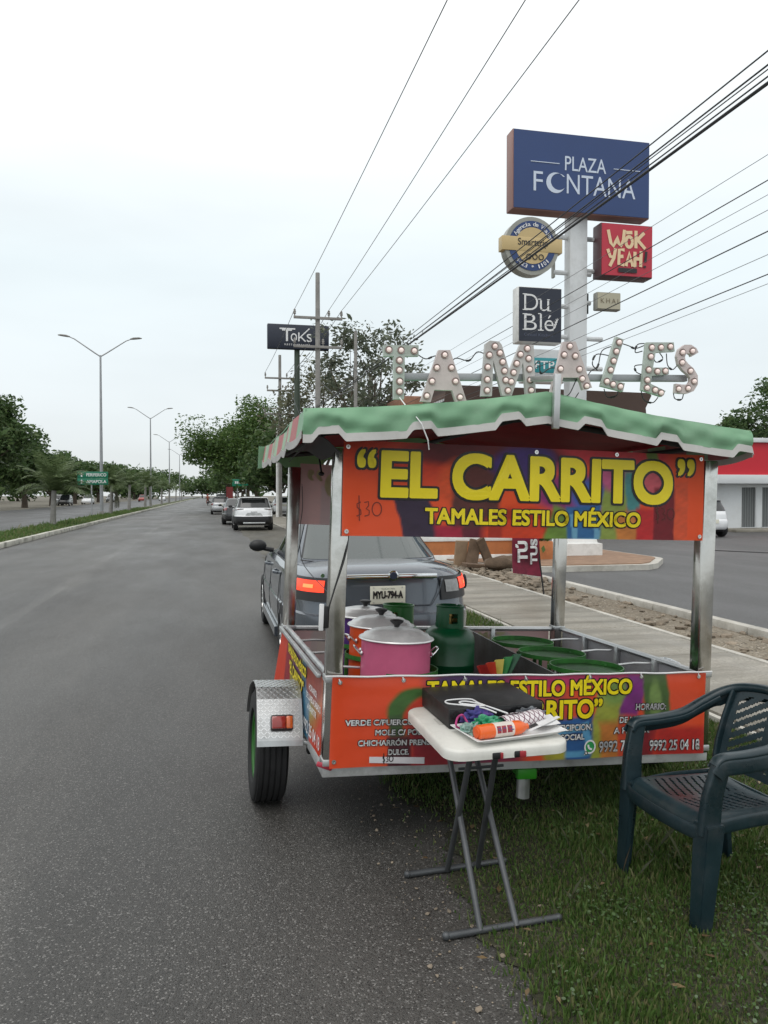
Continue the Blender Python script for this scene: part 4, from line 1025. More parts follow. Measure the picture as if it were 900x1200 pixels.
MB().tube([(-.34, .42, 1.05), (0, .5, 1.0), (.34, .42, 1.05)], .016, 6).build('handlebar', M['black'], t)
MB().box((0, -.84, .74), (.16, .04, .08), bev=.01).build('tail_lamp', M['lamp_red'], t)
sk = [(0, -.2, .84), (0, -.15, 1.1), (0, -.08, 1.36), (0, -.05, 1.5), (0, -.03, 1.63), (.2, -.08, 1.36), (.3, .1, 1.15), (.3, .38, 1.06), (-.2, -.08, 1.36), (-.3, .1, 1.15), (-.3, .38, 1.06), (.14, .2, .76), (.17, .05, .38), (.17, .16, .3), (-.14, .2, .76), (-.17, .05, .38), (-.17, .16, .3)]
p = person_mesh(sk, [.17, .16, .17, .06, .115, .075, .05, .04, .075, .05, .04, .09, .06, .05, .09, .06, .05], [(0, 1), (1, 2), (2, 3), (3, 4), (2, 5), (5, 6), (6, 7), (2, 8), (8, 9), (9, 10), (0, 11), (11, 12), (12, 13), (0, 14), (14, 15), (15, 16)], 'person', mat('rider_brown_shirt', lin(140, 80, 60), .9))
p.location = (mx_, my_, 0); tag(p, 'rider in a reddish shirt sitting on the far motorcycle', 'person')
h_ = MB().ball((0, 0, 1.68), .145, 14, (1, 1.1, 1)).build('helmet', M['paint_red']); h_.parent = p
# red banner stand far down the kerb
t = thing('flag_banner', 'red upright advertising banner far down the right kerb beside the street name sign', 'banner', (1.95, 74, 0))
MB().cyl((-.5, 0, 0), (-.5, 0, 2.6), .03, .02, 6).build('pole', M['black'], t)
MB().grid(lambda u, v: Vector((-.48 + u * .62, .03 * math.sin(u * 5), .7 + v * 1.7)), 8, 6, thick=.01).build('cloth', mat('red_cloth', lin(112, 44, 44), .8), t)
# ================================================================== FOOD CART (local frame: x width, y forward, z up)
CM = Matrix.Translation((.507, 3.501, 0)) @ Matrix.Rotation(math.radians(1.653), 4, 'Z') @ Matrix.Rotation(-.017, 4, 'X') @ Matrix.Rotation(.0438, 4, 'Y')
cart = thing('food_cart', 'street food trailer with a green scalloped awning and bulb studded letters', 'food cart')
cart.matrix_world = CM
W_, L_ = 1.914, 1.60
# chassis, floor, posts, rails
b = MB()
b.box((.957, -.005, .405), (1.99, .05, .055), bev=.004); b.box((.957, L_, .405), (1.99, .05, .055), bev=.004)
for x in (-.012, 1.926): b.box((x, .8, .405), (.05, L_ - .06, .055), bev=.004)
b.build('frame', M['white_frame'], cart)
b = MB()
for y in (.35, .8, 1.25): b.box((.957, y, .37), (1.86, .05, .05))
b.box((.957, .70, .30), (1.9, .06, .06)); b.sweep([(.957, 1.5, .36), (.957, 2.1, .36), (.957, 2.55, .40)], .07, .07); b.ball((.957, 2.6, .42), .06, 10)
b.build('chassis', M['dark_frame'], cart)
MB().box((.957, .8, .43), (1.86, 1.55, .012)).build('floor', mat('dirty_floor_sheet', (.035, .035, .035), .6, .3, .3, 5), cart)
for x in (0, W_):
    for y in (.0, L_):
        ztop = 1.86 + (.05 if x > 1 else 0)
        b = MB(); b.box((x, y, (.42 + ztop) / 2), (.076, .076, ztop - .42), bev=.006)
        p = b.build('post', M['steel'], cart)
        for zc in (.82, .445): MB().box((x, y, zc), (.084, .084, .03), bev=.004).build('collar', M['galv'], p)
b = MB()
b.tube([(.04, L_, .81), (1.87, L_, .81)], .017, 8); b.tube([(-.01, .04, .815), (-.01, 1.56, .815)], .017, 8); b.tube([(1.925, .04, .815), (1.925, 1.56, .815)], .017, 8)
b.box((.957, 0.0, .79), (1.84, .03, .03), bev=.004)
b.build('rail', M['galv'], cart)
for x, y in [(1.915, .4), (1.915, .8), (1.915, 1.2), (0, .4), (0, .8), (0, 1.2), (.5, L_ - .01), (.957, L_ - .01), (1.42, L_ - .01)]:
    MB().box((x, y, .63), (.03, .03, .38), bev=.004).build('side_upright', M['galv'], cart)
for z in (.47,):
    MB().box((1.935, .8, .63), (.006, 1.5, .34)).build('side_panel', mat('grey_vinyl_back', (.42, .41, .43), .6, 0, .12, 2, .2, 12, dirt=(.25, .22, .2), dscale=4, damt=.5), cart)
# ring burners / hoops
def hoop(x, y, z, r=.20):
    b = MB(); b.lathe([(r, 0), (r, .024), (r - .006, .024), (r - .006, 0)], (x, y, z), 40)
    for a in range(3):
        c_, s_ = math.cos(a * 2.09 + .5), math.sin(a * 2.09 + .5); b.box((x + r * c_, y + r * s_, z - .13), (.02, .02, .28), bev=.003)
    for a in (0, 1.57): b.box((x, y, z - .27), (r * 2 - .01, .025, .012), rot=Matrix.Rotation(a, 3, 'Z'))
    return b.build('burner_ring', M['green_paint'], cart)
RY = (.39, .81, 1.23)
for y in RY:
    hoop(1.485, y, .765); hoop(.42, y, .765)
    MB().tube([(1.69, y + .02, .785), (1.80, y + .04, .79), (1.90, y + .03, .79)], .007, 6).build('ring_rod', M['galv'], cart)
    MB().tube([(.03, y + .02, .785), (.12, y + .02, .79), (.215, y + .02, .785)], .007, 6).build('ring_rod', M['galv'], cart)
for x in (.42, 1.485):
    b = MB(); b.box((x, .8, .56), (.5, 1.3, .016), bev=.004); 
    for y in (.2, 1.4): b.box((x, y, .49), (.46, .04, .12))
    b.build('burner_shelf', M['dark_frame'], cart)
M['sheet'] = mat('dull_grey_sheet', (.13, .13, .13), .45, .6, .25, 6, dirt=(.05, .045, .04), dscale=5, damt=.6)
MB().grid(lambda u, v: Vector((1.17 + .02 * u, .12 + 1.32 * u, .44 + (.36 + .03 * u) * v)), 6, 2, thick=.01).build('partition', M['sheet'], cart)
MB().grid(lambda u, v: Vector((1.20 + .10 * v, .25 + 1.1 * u, .60 + .06 * (1 - v))), 4, 2, thick=.008).build('drip_tray', M['sheet'], cart)
# stabiliser leg under the rear
b = MB(); b.box((.968, .03, .385), (.085, .085, .11), bev=.006); b.box((.968, .0, .345), (.10, .03, .05), bev=.005); s_ = b.build('stabiliser_leg', mat('bright_green_paint', lin(46, 132, 30), .45, 0, .2, 8), cart)
MB().cyl((.968, .03, .22), (.968, .03, .36), .032, .032, 14).build('inner_tube', M['galv'], s_)
# wheels and chequer plate fenders
def cart_wheel(x, zc, sgn):
    R = Matrix.Translation((x, .79, zc)) @ Matrix.Rotation(sgn * PI / 2, 4, 'Y'); r = .295; w = .165
    prof = [(r * .64, -w / 2)] + [(r * .93, -w / 2), (r * .985, -w * .42)]
    for k in range(5):
        z = -w * .36 + k * w * .18; prof += [(r, z - .010), (r, z + .010), (r - .008, z + .012), (r - .008, z + .02)]
    prof += [(r * .985, w * .42), (r * .93, w / 2), (r * .66, w / 2), (r * .62, w * .3)]
    wh = MB().lathe(prof, (0, 0, 0), 36, R).build('wheel', M['rubber'], cart)
    b = MB(); b.lathe([(r * .63, w * .36), (r * .63, w * .42), (r * .58, w * .40), (r * .52, w * .2), (.05, w * .2), (.04, w * .35), (.0, w * .36)], (0, 0, 0), 28, R); b.build('rim', mat('lime_green_rim', lin(34, 96, 26), .4, 0, .1, 6), wh)
cart_wheel(-.198, .298, -1); cart_wheel(2.10, .405, 1)
M['chequer'] = mat('chequer_plate', (.50, .51, .51), .32, .9, .12, 10, dirt=(.2, .2, .19), dscale=7, damt=.4)
def fender(x0, x1, dz):
    pth = [(.410, .395), (.418, .43), (.468, .53), (.515, .605), (.57, .650), (.70, .660), (.80, .636), (.95, .585), (1.05, .48), (1.09, .40)]
    b = MB()
    def fn(u, v):
        s = u * (len(pth) - 1); i = min(int(s), len(pth) - 2); f = s - i
        y = pth[i][0] + (pth[i + 1][0] - pth[i][0]) * f; z = pth[i][1] + (pth[i + 1][1] - pth[i][1]) * f
        return Vector((x0 + (x1 - x0) * v, y, z + dz))
    b.grid(fn, 24, 4, thick=.004)
    f = b.build('fender', M['chequer'], cart, smooth=0)
    t = MB()
    n_ = Vector((0, -.94, .34))
    cum = 0
    for i in range(1, 6):
        a, c_ = Vector((0, *pth[i])), Vector((0, *pth[i + 1])); d = c_ - a; ln = d.length; d /= ln; nn = Vector((1, 0, 0)).cross(d); 
        if nn.y > 0 and nn.z < 0: nn = -nn
        rows = max(1, int(ln / .0165))
        for rI in range(rows):
            for cI in range(int((x1 - x0) / .0165)):
                x = x0 + .01 + cI * .0165; p = a + d * (rI + .5) / rows * ln; p = Vector((x, p.y, p.z + dz)) + nn * .0048
                sg = 1 if (rI + cI) % 2 else -1
                R = Matrix((Vector((1, 0, 0)), d, nn)).transposed() @ Matrix.Rotation(sg * PI / 4, 3, 'Z')
                t.box(p, (.019, .0045, .003), rot=R)
    t.build('tread_pattern', mat('chequer_raised', (.66, .67, .67), .28, .9, .06, 10), f, smooth=0)
    return f
f = fender(-.292, -.062, .0)
fy = Matrix.Rotation(math.radians(-19), 3, 'X')
tl = MB().box((-.168, .437, .505), (.112, .034, .078), bev=.010, rot=fy).build('tail_light', mat('dark_lamp_base', (.03, .02, .02), .5), cart)
MB().box((-.186, .419, .512), (.070, .022, .062), bev=.007, rot=fy).build('lens', mat('red_lens', lin(150, 34, 24), .2, 0, .15, 30, coat=1), tl)
MB().box((-.133, .419, .512), (.034, .022, .062), bev=.007, rot=fy).build('lens', mat('amber_lens', lin(206, 92, 24), .2, 0, .15, 30, coat=1), tl)
f = fender(1.975, 2.205, .105)
b = MB(); b.sweep([(-.03, .45, .40), (-.09, .46, .41), (-.10, .48, .43)], .05, .02); b.build('fender_bracket', M['galv'], cart)
b = MB(); b.box((-.03, -.03, .43), (.075, .02, .022), rot=Matrix.Rotation(.35, 3, 'Y'), bev=.006); b.build('corner_reflector', mat('pink_red_tape', lin(160, 50, 66), .4, 0, .3, 30), cart)

# ---- awning
XL, XR, XM = -.200, 1.992, .905; ZL, ZR, ZM = 2.0, 2.045, 2.155; Y0, Y1 = -.20, 1.90
def ridge(x):
    if x < XM: t = (x - XL) / (XM - XL); return ZL + (ZM - ZL) * t - .018 * math.sin(PI * t) 
    t = (x - XM) / (XR - XM); return ZM + (ZR - ZM) * t - .012 * math.sin(PI * t)
M['awn_green'] = mat('green_awning_vinyl', (.23, .45, .27), .45, 0, .10, 2.5, .22, 5, dirt=(.33, .50, .35), dscale=4, damt=.5)
M['awn_white'] = mat('white_awning_vinyl', (.58, .57, .55), .5, 0, .06, 4, .12, 14, dirt=(.4, .4, .37), dscale=6, damt=.4)
M['awn_red'] = mat('red_awning_vinyl', (.50, .03, .045), .55, 0, .12, 4, .2, 10)
translucent(M['awn_green'], .22); translucent(M['awn_red'], .6); translucent(M['awn_white'], .25)
def topfn(u, v):
    x = XL + .045 * v + (XR - XL - .045 * v) * u; y = Y0 + (Y1 - Y0) * v
    return Vector((x, y, ridge(x) - .02 * math.sin(PI * v) * (1 - abs(2 * u - 1)) + .004 * math.sin(x * 9 + y * 7)))
awn = MB().grid(topfn, 48, 20, thick=-.006).build('awning', M['awn_green'], cart, smooth=60)
MB().grid(lambda u, v: topfn(.01 + .98 * u, .01 + .98 * v) + Vector((0, 0, -.022)), 24, 10).build('lining', M['awn_red'], awn)
def drop(s):                                     # scallop: depth of the valance at arc position s
    p = (s + .10) % .411; p = min(p, .411 - p)
    return .112 + .036 * max(0, min(1, (p - .042) / .030))
def val_front(u, f, off):
    x = XL - .012 + (XR - XL + .024) * u; d = drop(x)
    zt = ridge(min(max(x, XL), XR)) + .006
    return x, zt, zt - d
def front(y, fl=0):
    b = MB()
    def fn(u, v):
        x, zt, zb = val_front(u, v, 0); z = zt + (zb + .034 - zt) * v
        bulge = .014 * math.sin(PI * min(1, v * 1.1)) + .008 * math.sin(x * 11) * v + .006 * math.sin(x * 23 + 1) * v * v + .003 * math.sin(x * 37 + v * 6) + .003 * math.sin(x * 17 - v * 9)
        return Vector((x, y - bulge - .012 * v, z))
    b.grid(fn, 260, 8, thick=.003); g_ = b.build('valance', M['awn_green'], awn, smooth=60)
    b = MB()
    def fn2(u, v):
        x, zt, zb = val_front(u, v, 0); z = zb + .036 * (1 - v)
        return Vector((x, y - .012 - .012 * v - .004 - (.008 * math.sin(x * 11) + .006 * math.sin(x * 23 + 1)), z))
    b.grid(fn2, 260, 3, thick=.003); b.build('valance_trim', M['awn_white'], awn, smooth=60)
front(Y0)
def side(x, sgn, z0):
    cols = [mat('faded_green_stripe', (.30, .43, .29), .55, 0, .15, 5, .3, 9), M['awn_white'], mat('faded_red_stripe', (.42, .13, .13), .55, 0, .15, 5, .3, 9), M['awn_white']]
    n = 12
    for k in range(n):
        b = MB()
        def fn(u, v, k=k):
            y = Y0 - .012 + (Y1 - Y0 + .03) * (k + u) / n; s = (y + .2) % .42 / .42
            d = .118 + .03 * math.sin(PI * s) ** .5 if True else 0
            return Vector((x + (.045 * (y - Y0) / (Y1 - Y0) if sgn < 0 else 0) + sgn * (.010 + .014 * v + .008 * math.sin(y * 8)), y, z0 + .004 - (d - .03) * v - .02 * max(0, math.sin(PI * (y - Y0) / (Y1 - Y0)))))
        b.grid(fn, 6, 5, thick=.003); g_ = b.build('side_valance', cols[(2 if k % 2 else 0)] if k else M['awn_green'], awn, smooth=60)
        b = MB()
        def fn2(u, v, k=k):
            p = fn(u, 1); return p + Vector((sgn * .003, 0, .006 - .036 * v))
        b.grid(fn2, 6, 2, thick=.003); b.build('valance_trim', M['awn_white'], awn, smooth=60)
side(XL, -1, ZL); side(XR, 1, ZR)
b = MB()
def fnb(u, v):
    x, zt, zb = val_front(u, v, 0); return Vector((x, Y1 + .02 * v, zt + (zb - zt) * v))
b.grid(fnb, 60, 4, thick=.003); b.build('valance', M['awn_green'], awn)
# roof frame under the awning
b = MB()
for y in (0, L_): b.tube([(-.1, y, 1.93), (.9, y, 2.06), (1.93, y, 1.97)], .016, 8)
for x, z in ((-.06, 1.94), (.9, 2.07), (1.93, 1.985)): b.tube([(x, -.1, z), (x, 1.8, z)], .014, 8)
b.build('roof_frame', M['dark_frame'], cart)
# loose corner flap of black lining at the left
b = MB(); b.grid(lambda u, v: Vector((-.19 + .17 * u, -.10 + .5 * v, 1.865 + .04 * math.sin(u * 4) - .05 * v * (1 - u))), 10, 6, thick=.003); b.build('loose_flap', mat('black_sheet', (.02, .02, .022), .6), cart)

# ---- marquee letters
M['l_green'] = mat('pale_green_letter', (.43, .48, .43), .35, 0, .12, 9, dirt=(.25, .26, .22), dscale=12, damt=.5)
M['l_pink'] = mat('pale_pink_letter', (.58, .495, .48), .35, 0, .12, 9, dirt=(.42, .36, .345), dscale=12, damt=.5)
M['l_grey'] = mat('pale_grey_letter', (.50, .475, .46), .35, 0, .12, 9, dirt=(.38, .36, .345), dscale=12, damt=.5)
M['bulb'] = emit_mat('frosted_bulb', (1.0, .82, .77), .32, (.66, .54, .51))
M['bulb_ring'] = mat('bulb_reflector', (.30, .24, .225), .25, .6, .25, 30)
LET = [
 ('T', 'l_green', [(.186,2.360),(.356,2.375),(.358,2.323),(.291,2.317),(.295,2.116),(.245,2.112),(.237,2.312),(.188,2.308)], [(.212,2.340),(.271,2.343),(.335,2.346),(.265,2.295),(.266,2.249),(.270,2.197),(.271,2.149)]),
 ('A', 'l_pink', [(.456,2.361),(.513,2.366),(.607,2.127),(.602,2.116),(.555,2.113),(.531,2.175),(.442,2.171),(.426,2.111),(.377,2.112)], [(.486,2.340),(.449,2.276),(.522,2.282),(.428,2.210),(.545,2.219),(.405,2.139),(.571,2.145)]),
 ('M', 'l_grey', [(.680,2.159),(.692,2.413),(.713,2.430),(.761,2.429),(.775,2.415),(.821,2.292),(.871,2.424),(.942,2.430),(.964,2.180),(.914,2.177),(.890,2.339),(.837,2.173),(.788,2.169),(.735,2.335),(.734,2.163)], [(.739,2.404),(.712,2.359),(.706,2.300),(.706,2.240),(.707,2.188),(.766,2.374),(.782,2.332),(.793,2.289),(.801,2.245),(.815,2.195),(.830,2.240),(.841,2.285),(.855,2.330),(.873,2.376),(.908,2.408),(.917,2.360),(.924,2.308),(.930,2.256),(.937,2.206)]),
 ('A', 'l_pink', [(1.099,2.459),(1.166,2.467),(1.266,2.245),(1.217,2.229),(1.191,2.289),(1.106,2.282),(1.088,2.203),(1.042,2.205)], [(1.135,2.440),(1.106,2.395),(1.166,2.394),(1.089,2.324),(1.192,2.330),(1.077,2.268),(1.209,2.284),(1.066,2.225),(1.235,2.250)]),
 ('L', 'l_green', [(1.390,2.512),(1.433,2.501),(1.372,2.292),(1.448,2.281),(1.439,2.238),(1.315,2.257)], [(1.406,2.484),(1.392,2.437),(1.379,2.388),(1.364,2.341),(1.345,2.282),(1.380,2.270),(1.422,2.262)]),
 ('E', 'l_green', [(1.563,2.499),(1.720,2.513),(1.727,2.467),(1.617,2.452),(1.605,2.374),(1.695,2.381),(1.698,2.347),(1.600,2.331),(1.595,2.290),(1.683,2.260),(1.662,2.229),(1.546,2.254),(1.554,2.374)], [(1.592,2.475),(1.645,2.480),(1.699,2.489),(1.588,2.428),(1.579,2.360),(1.629,2.356),(1.675,2.362),(1.573,2.307),(1.573,2.267),(1.620,2.260),(1.655,2.248)]),
 ('S', 'l_pink', None, [(1.830,2.478),(1.772,2.466),(1.771,2.413),(1.822,2.374),(1.846,2.322),(1.812,2.283),(1.756,2.276)])]
Sc = [(1.848,2.462),(1.838,2.478),(1.818,2.487),(1.793,2.485),(1.772,2.468),(1.765,2.443),(1.772,2.415),(1.795,2.392),(1.826,2.372),(1.846,2.346),(1.848,2.315),(1.832,2.290),(1.806,2.279),(1.775,2.277),(1.740,2.279)]
def outline(c, w):
    P = [Vector(p) for p in c]; A_, B_ = [], []
    for i, p in enumerate(P):
        t = (P[min(i + 1, len(P) - 1)] - P[max(i - 1, 0)]).normalized(); n_ = Vector((-t.y, t.x)) * w / 2
        A_.append(tuple(p + n_)); B_.append(tuple(p - n_))
    return A_ + B_[::-1]
bulb_me = None
for nm, mk, o_, bl in LET:
    if o_ is None: o_ = outline(Sc, .047)
    b = MB(); b.prism(o_, Matrix.Translation((0, .062, 0)) @ Matrix.Rotation(PI / 2, 4, 'X'), .022)
    lt = b.build('marquee_letter', M[mk], cart, smooth=0); lt['label'] = 'pale letter ' + nm + ' studded with round bulbs'
    for i, (x, z) in enumerate(bl):
        if bulb_me is None:
            q = MB(); q.lathe([(.0180, 0), (.0180, -.004), (.0125, -.002), (.0125, 0)], (0, 0, 0), 16, Matrix.Rotation(-PI / 2, 4, 'X')); ring_o = q.build('bulb_ring', M['bulb_ring'], lt)
            q = MB(); q.lathe([(.0105, 0), (.0112, -.005), (.0102, -.010), (.007, -.0135), (.003, -.0148), (0, -.015)], (0, 0, 0), 14, Matrix.Rotation(-PI / 2, 4, 'X')); ob = q.build('bulb', M['bulb'], lt)
            ob.data.materials.append(M['bulb_ring'])
            bm_ = bmesh.new(); bm_.from_mesh(ob.data); tmp = bmesh.new(); tmp.from_mesh(ring_o.data)
            n0 = len(bm_.faces); bm_.from_mesh(ring_o.data)
            bm_.faces.ensure_lookup_table()
            for fi, f_ in enumerate(bm_.faces):
                if fi >= n0: f_.material_index = 1
            bm_.to_mesh(ob.data); bm_.free(); tmp.free(); bpy.data.objects.remove(ring_o); bulb_me = ob.data
        else:
            ob = bpy.data.objects.new('bulb', bulb_me); COL.objects.link(ob); ob.parent = lt
        ob.location = (x, .0395, z)
b = MB(); b.box((1.06, .085, 2.285), (1.54, .03, .034), rot=Matrix.Rotation(-.075, 3, 'Y'), bev=.003)
b.build('letter_bar', M['lamp_pole'], cart)
b = MB(); b.box((.938, -.235, 2.115), (.030, .025, .25), bev=.003); b.sweep([(.938, -.225, 2.225), (.938, .07, 2.265)], .028, .025); b.build('letter_support', M['galv'], cart)
b = MB()
lc = [((.35,2.345),(.40,2.32),(.44,2.335),(.47,2.345)), ((.51,2.28),(.55,2.335),(.62,2.33),(.66,2.375),(.70,2.37)), ((.96,2.33),(.99,2.36),(1.0,2.30),(1.05,2.33),(1.09,2.33)),
      ((1.20,2.30),(1.16,2.21),(1.12,2.19),(1.17,2.17),(1.21,2.22)), ((1.23,2.26),(1.27,2.33),(1.31,2.36),(1.33,2.44),(1.39,2.47)), ((1.31,2.34),(1.28,2.37),(1.30,2.42),(1.37,2.42)), ((1.43,2.49),(1.48,2.48),(1.52,2.47),(1.57,2.49)),
      ((1.56,2.46),(1.52,2.45),(1.53,2.49),(1.57,2.50)), ((1.62,2.45),(1.64,2.41),(1.68,2.43),(1.66,2.46)), ((1.56,2.39),(1.52,2.38),(1.53,2.35),(1.56,2.34)), ((1.70,2.46),(1.71,2.40),(1.74,2.38),(1.77,2.41)),
      ((1.35,2.25),(1.37,2.21),(1.42,2.22),(1.43,2.25)), ((1.56,2.26),(1.58,2.21),(1.63,2.20),(1.66,2.23)), ((1.75,2.26),(1.76,2.23),(1.80,2.23),(1.81,2.27)), ((.60,2.15),(.64,2.12),(.70,2.14),(.72,2.17)), ((.80,2.17),(.83,2.13),(.86,2.15),(.92,2.18))]
for c_ in lc:
    P = [Vector(p) for p in c_]; pts = []
    for i in range(len(P) - 1):
        p0 = P[max(i - 1, 0)]; p1 = P[i]; p2 = P[i + 1]; p3 = P[min(i + 2, len(P) - 1)]
        for k in range(5):
            t = k / 5; q = .5 * ((2 * p1) + (p2 - p0) * t + (2 * p0 - 5 * p1 + 4 * p2 - p3) * t * t + (3 * p1 - p0 - 3 * p2 + p3) * t ** 3); pts.append((q.x, .072, q.y))
    pts.append((P[-1].x, .072, P[-1].y)); b = MB(); b.tube(pts, .0028, 5)
    m_ = len(pts) // 2; b.tube([pts[m_ - 1], pts[m_], pts[m_ + 1]], .0055, 6)
    b.build('letter_cable', M['black'], cart)
b = MB(); b.tube([(.27, .03, 2.12), (.29, -.05, 2.06), (.27, -.21, 2.02), (.30, -.245, 1.97), (.33, -.25, 1.90), (.34, -.24, 1.86)], .003, 5); b.build('dangling_cord', M['white_ink'], cart)
# wiring on the left posts
b = MB()
b.tube(spline([(.03, .05, 1.80), (.046, .05, 1.70), (.044, .0, 1.55), (.030, -.044, 1.40), (-.02, -.046, 1.22), (-.045, -.046, 1.13)]), .0035, 6)
b.tube(spline([(.045, 1.55, 1.75), (.05, 1.52, 1.6), (.043, 1.54, 1.45), (.06, 1.50, 1.25), (.12, 1.0, 1.13), (.10, .5, 1.12), (.0, .05, 1.16), (-.045, -.04, 1.14)]), .0025, 6)
b.build('wiring', M['black'], cart)
b = MB(); b.box((-.055, -.03, 1.10), (.03, .03, .10), bev=.004); b.build('junction_box', M['black'], cart)
b = MB(); b.box((-.072, -.04, 1.10), (.02, .02, .12), bev=.004); b.build('connector', M['white_ink'], cart)
b = MB(); b.ball((.06, .9, 1.79), .018, 10, (1, 1, .7)); b.tube([(.06, .9, 1.8), (.05, .95, 1.9)], .006, 5); b.build('wire_tangle', M['black'], cart)  # small black ball and cord stub standing for tangled wires, not a lamp

# ================================================================== VINYL BANNERS
def vinyl(name, pale=.0, back=(.60, .47, .47)):
    m = bpy.data.materials.new(name); m.use_nodes = True; n = m.node_tree.nodes; l = m.node_tree.links; b_ = n['Principled BSDF']
    b_.inputs['Roughness'].default_value = .42; b_.inputs['Specular IOR Level'].default_value = .25
    a = n.new('ShaderNodeAttribute'); a.attribute_name = 'art'
    g = n.new('ShaderNodeNewGeometry'); x1 = n.new('ShaderNodeMix'); x1.data_type = 'RGBA'; x1.inputs[0].default_value = .82; l.new(a.outputs['Color'], x1.inputs[6]); x1.inputs[7].default_value = (*back, 1)
    x2 = n.new('ShaderNodeMix'); x2.data_type = 'RGBA'; l.new(g.outputs['Backfacing'], x2.inputs[0]); l.new(a.outputs['Color'], x2.inputs[6]); l.new(x1.outputs[2], x2.inputs[7])
    l.new(x2.outputs[2], b_.inputs['Base Color'])
    tr = n.new('ShaderNodeBsdfTranslucent'); l.new(x1.outputs[2], tr.inputs['Color']); ms = n.new('ShaderNodeMixShader'); ms.inputs[0].default_value = .22
    l.new(b_.outputs[0], ms.inputs[1]); l.new(tr.outputs[0], ms.inputs[2]); l.new(ms.outputs[0], n['Material Output'].inputs['Surface'])
    t_ = n.new('ShaderNodeTexCoord'); z = n.new('ShaderNodeTexNoise'); z.inputs['Scale'].default_value = 5; z.inputs['Detail'].default_value = 3; l.new(t_.outputs['Object'], z.inputs['Vector'])
    bp = n.new('ShaderNodeBump'); bp.inputs['Strength'].default_value = .35; bp.inputs['Distance'].default_value = .03; l.new(z.outputs['Fac'], bp.inputs['Height']); l.new(bp.outputs[0], b_.inputs['Normal'])
    return m
M['vinyl'] = vinyl('printed_vinyl')
_rng = np.random.default_rng(12)
_ph = _rng.uniform(0, 6.28, (24,)); _fr = _rng.normal(0, 1, (24, 2))
def wn(x, y, f):
    s = np.zeros_like(x)
    for k in range(8):
        s += np.sin(f * (1 + k * .45) * (_fr[k, 0] * x + _fr[k, 1] * y) + _ph[k]) / (1 + .3 * k)
    return s / 4
def paint(x, y, base, shapes):
    C = np.zeros(x.shape + (3,)); C[:] = lin(*base)
    for kind, cx, cy, rx, ry, rot, col, soft, wob in shapes:
        a = math.radians(rot); dx, dy = x - cx + wob * wn(x, y, 14), y - cy + wob * wn(x + 9, y, 14)
        u = (dx * math.cos(a) + dy * math.sin(a)) / rx; v = (-dx * math.sin(a) + dy * math.cos(a)) / ry
        d = np.sqrt(u * u + v * v) if kind == 'e' else np.maximum(abs(u), abs(v))
        if kind == 'r': d = np.where((d < 1), abs(d - .8) * 5, d * 5)
        m_ = np.clip((1 - d) / soft + .5, 0, 1)[..., None]
        tex = 1 + .22 * wn(x * 1.0 + cx * 7, y + cy, 70)[..., None] * (1 if kind in 'et' else .4)
        C = C * (1 - m_) + np.array(lin(*col)) * tex * m_
    return np.clip(C, .003, .9)
def banner(name, label, w, h, Mloc, base, shapes, wave, nx=240, ny=64):
    """hangs in its own XZ plane facing -Y; wave(x,z) = displacement"""
    u, v = np.meshgrid(np.linspace(0, w, nx + 1), np.linspace(0, h, ny + 1), indexing='ij')
    C = paint(u, v, base, shapes)
    co = np.stack([u, np.array([[wave(a, c_) for a, c_ in zip(r1, r2)] for r1, r2 in zip(u, v)]), v], -1).reshape(-1, 3)
    i = np.arange(nx * (ny + 1)).reshape(nx, ny + 1)[:, :ny].reshape(-1); st = ny + 1
    F = np.stack([i, i + st, i + st + 1, i + 1], 1)
    me = bpy.data.meshes.new(name); me.from_pydata(co.tolist(), [], F.tolist())
    at = me.color_attributes.new('art', 'FLOAT_COLOR', 'POINT'); at.data.foreach_set('color', np.concatenate([C.reshape(-1, 3), np.ones((C.size // 3, 1))], 1).reshape(-1).astype(np.float32))
    me.polygons.foreach_set('use_smooth', [True] * len(me.polygons)); me.materials.append(M['vinyl'])
    o = link(name, me); o.matrix_world = CM @ Mloc
    return tag(o, label, 'banner', 'printed vinyl banners tied to the food cart')
def grommets(o, pts, wave):
    for x, z in pts: MB().lathe([(.010, 0), (.010, .004), (.005, .004), (.005, 0)], (0, 0, 0), 12, Matrix.Translation((x, wave(x, z) - .002, z)) @ Matrix.Rotation(PI / 2, 4, 'X')).build('grommet', M['alu'], o)
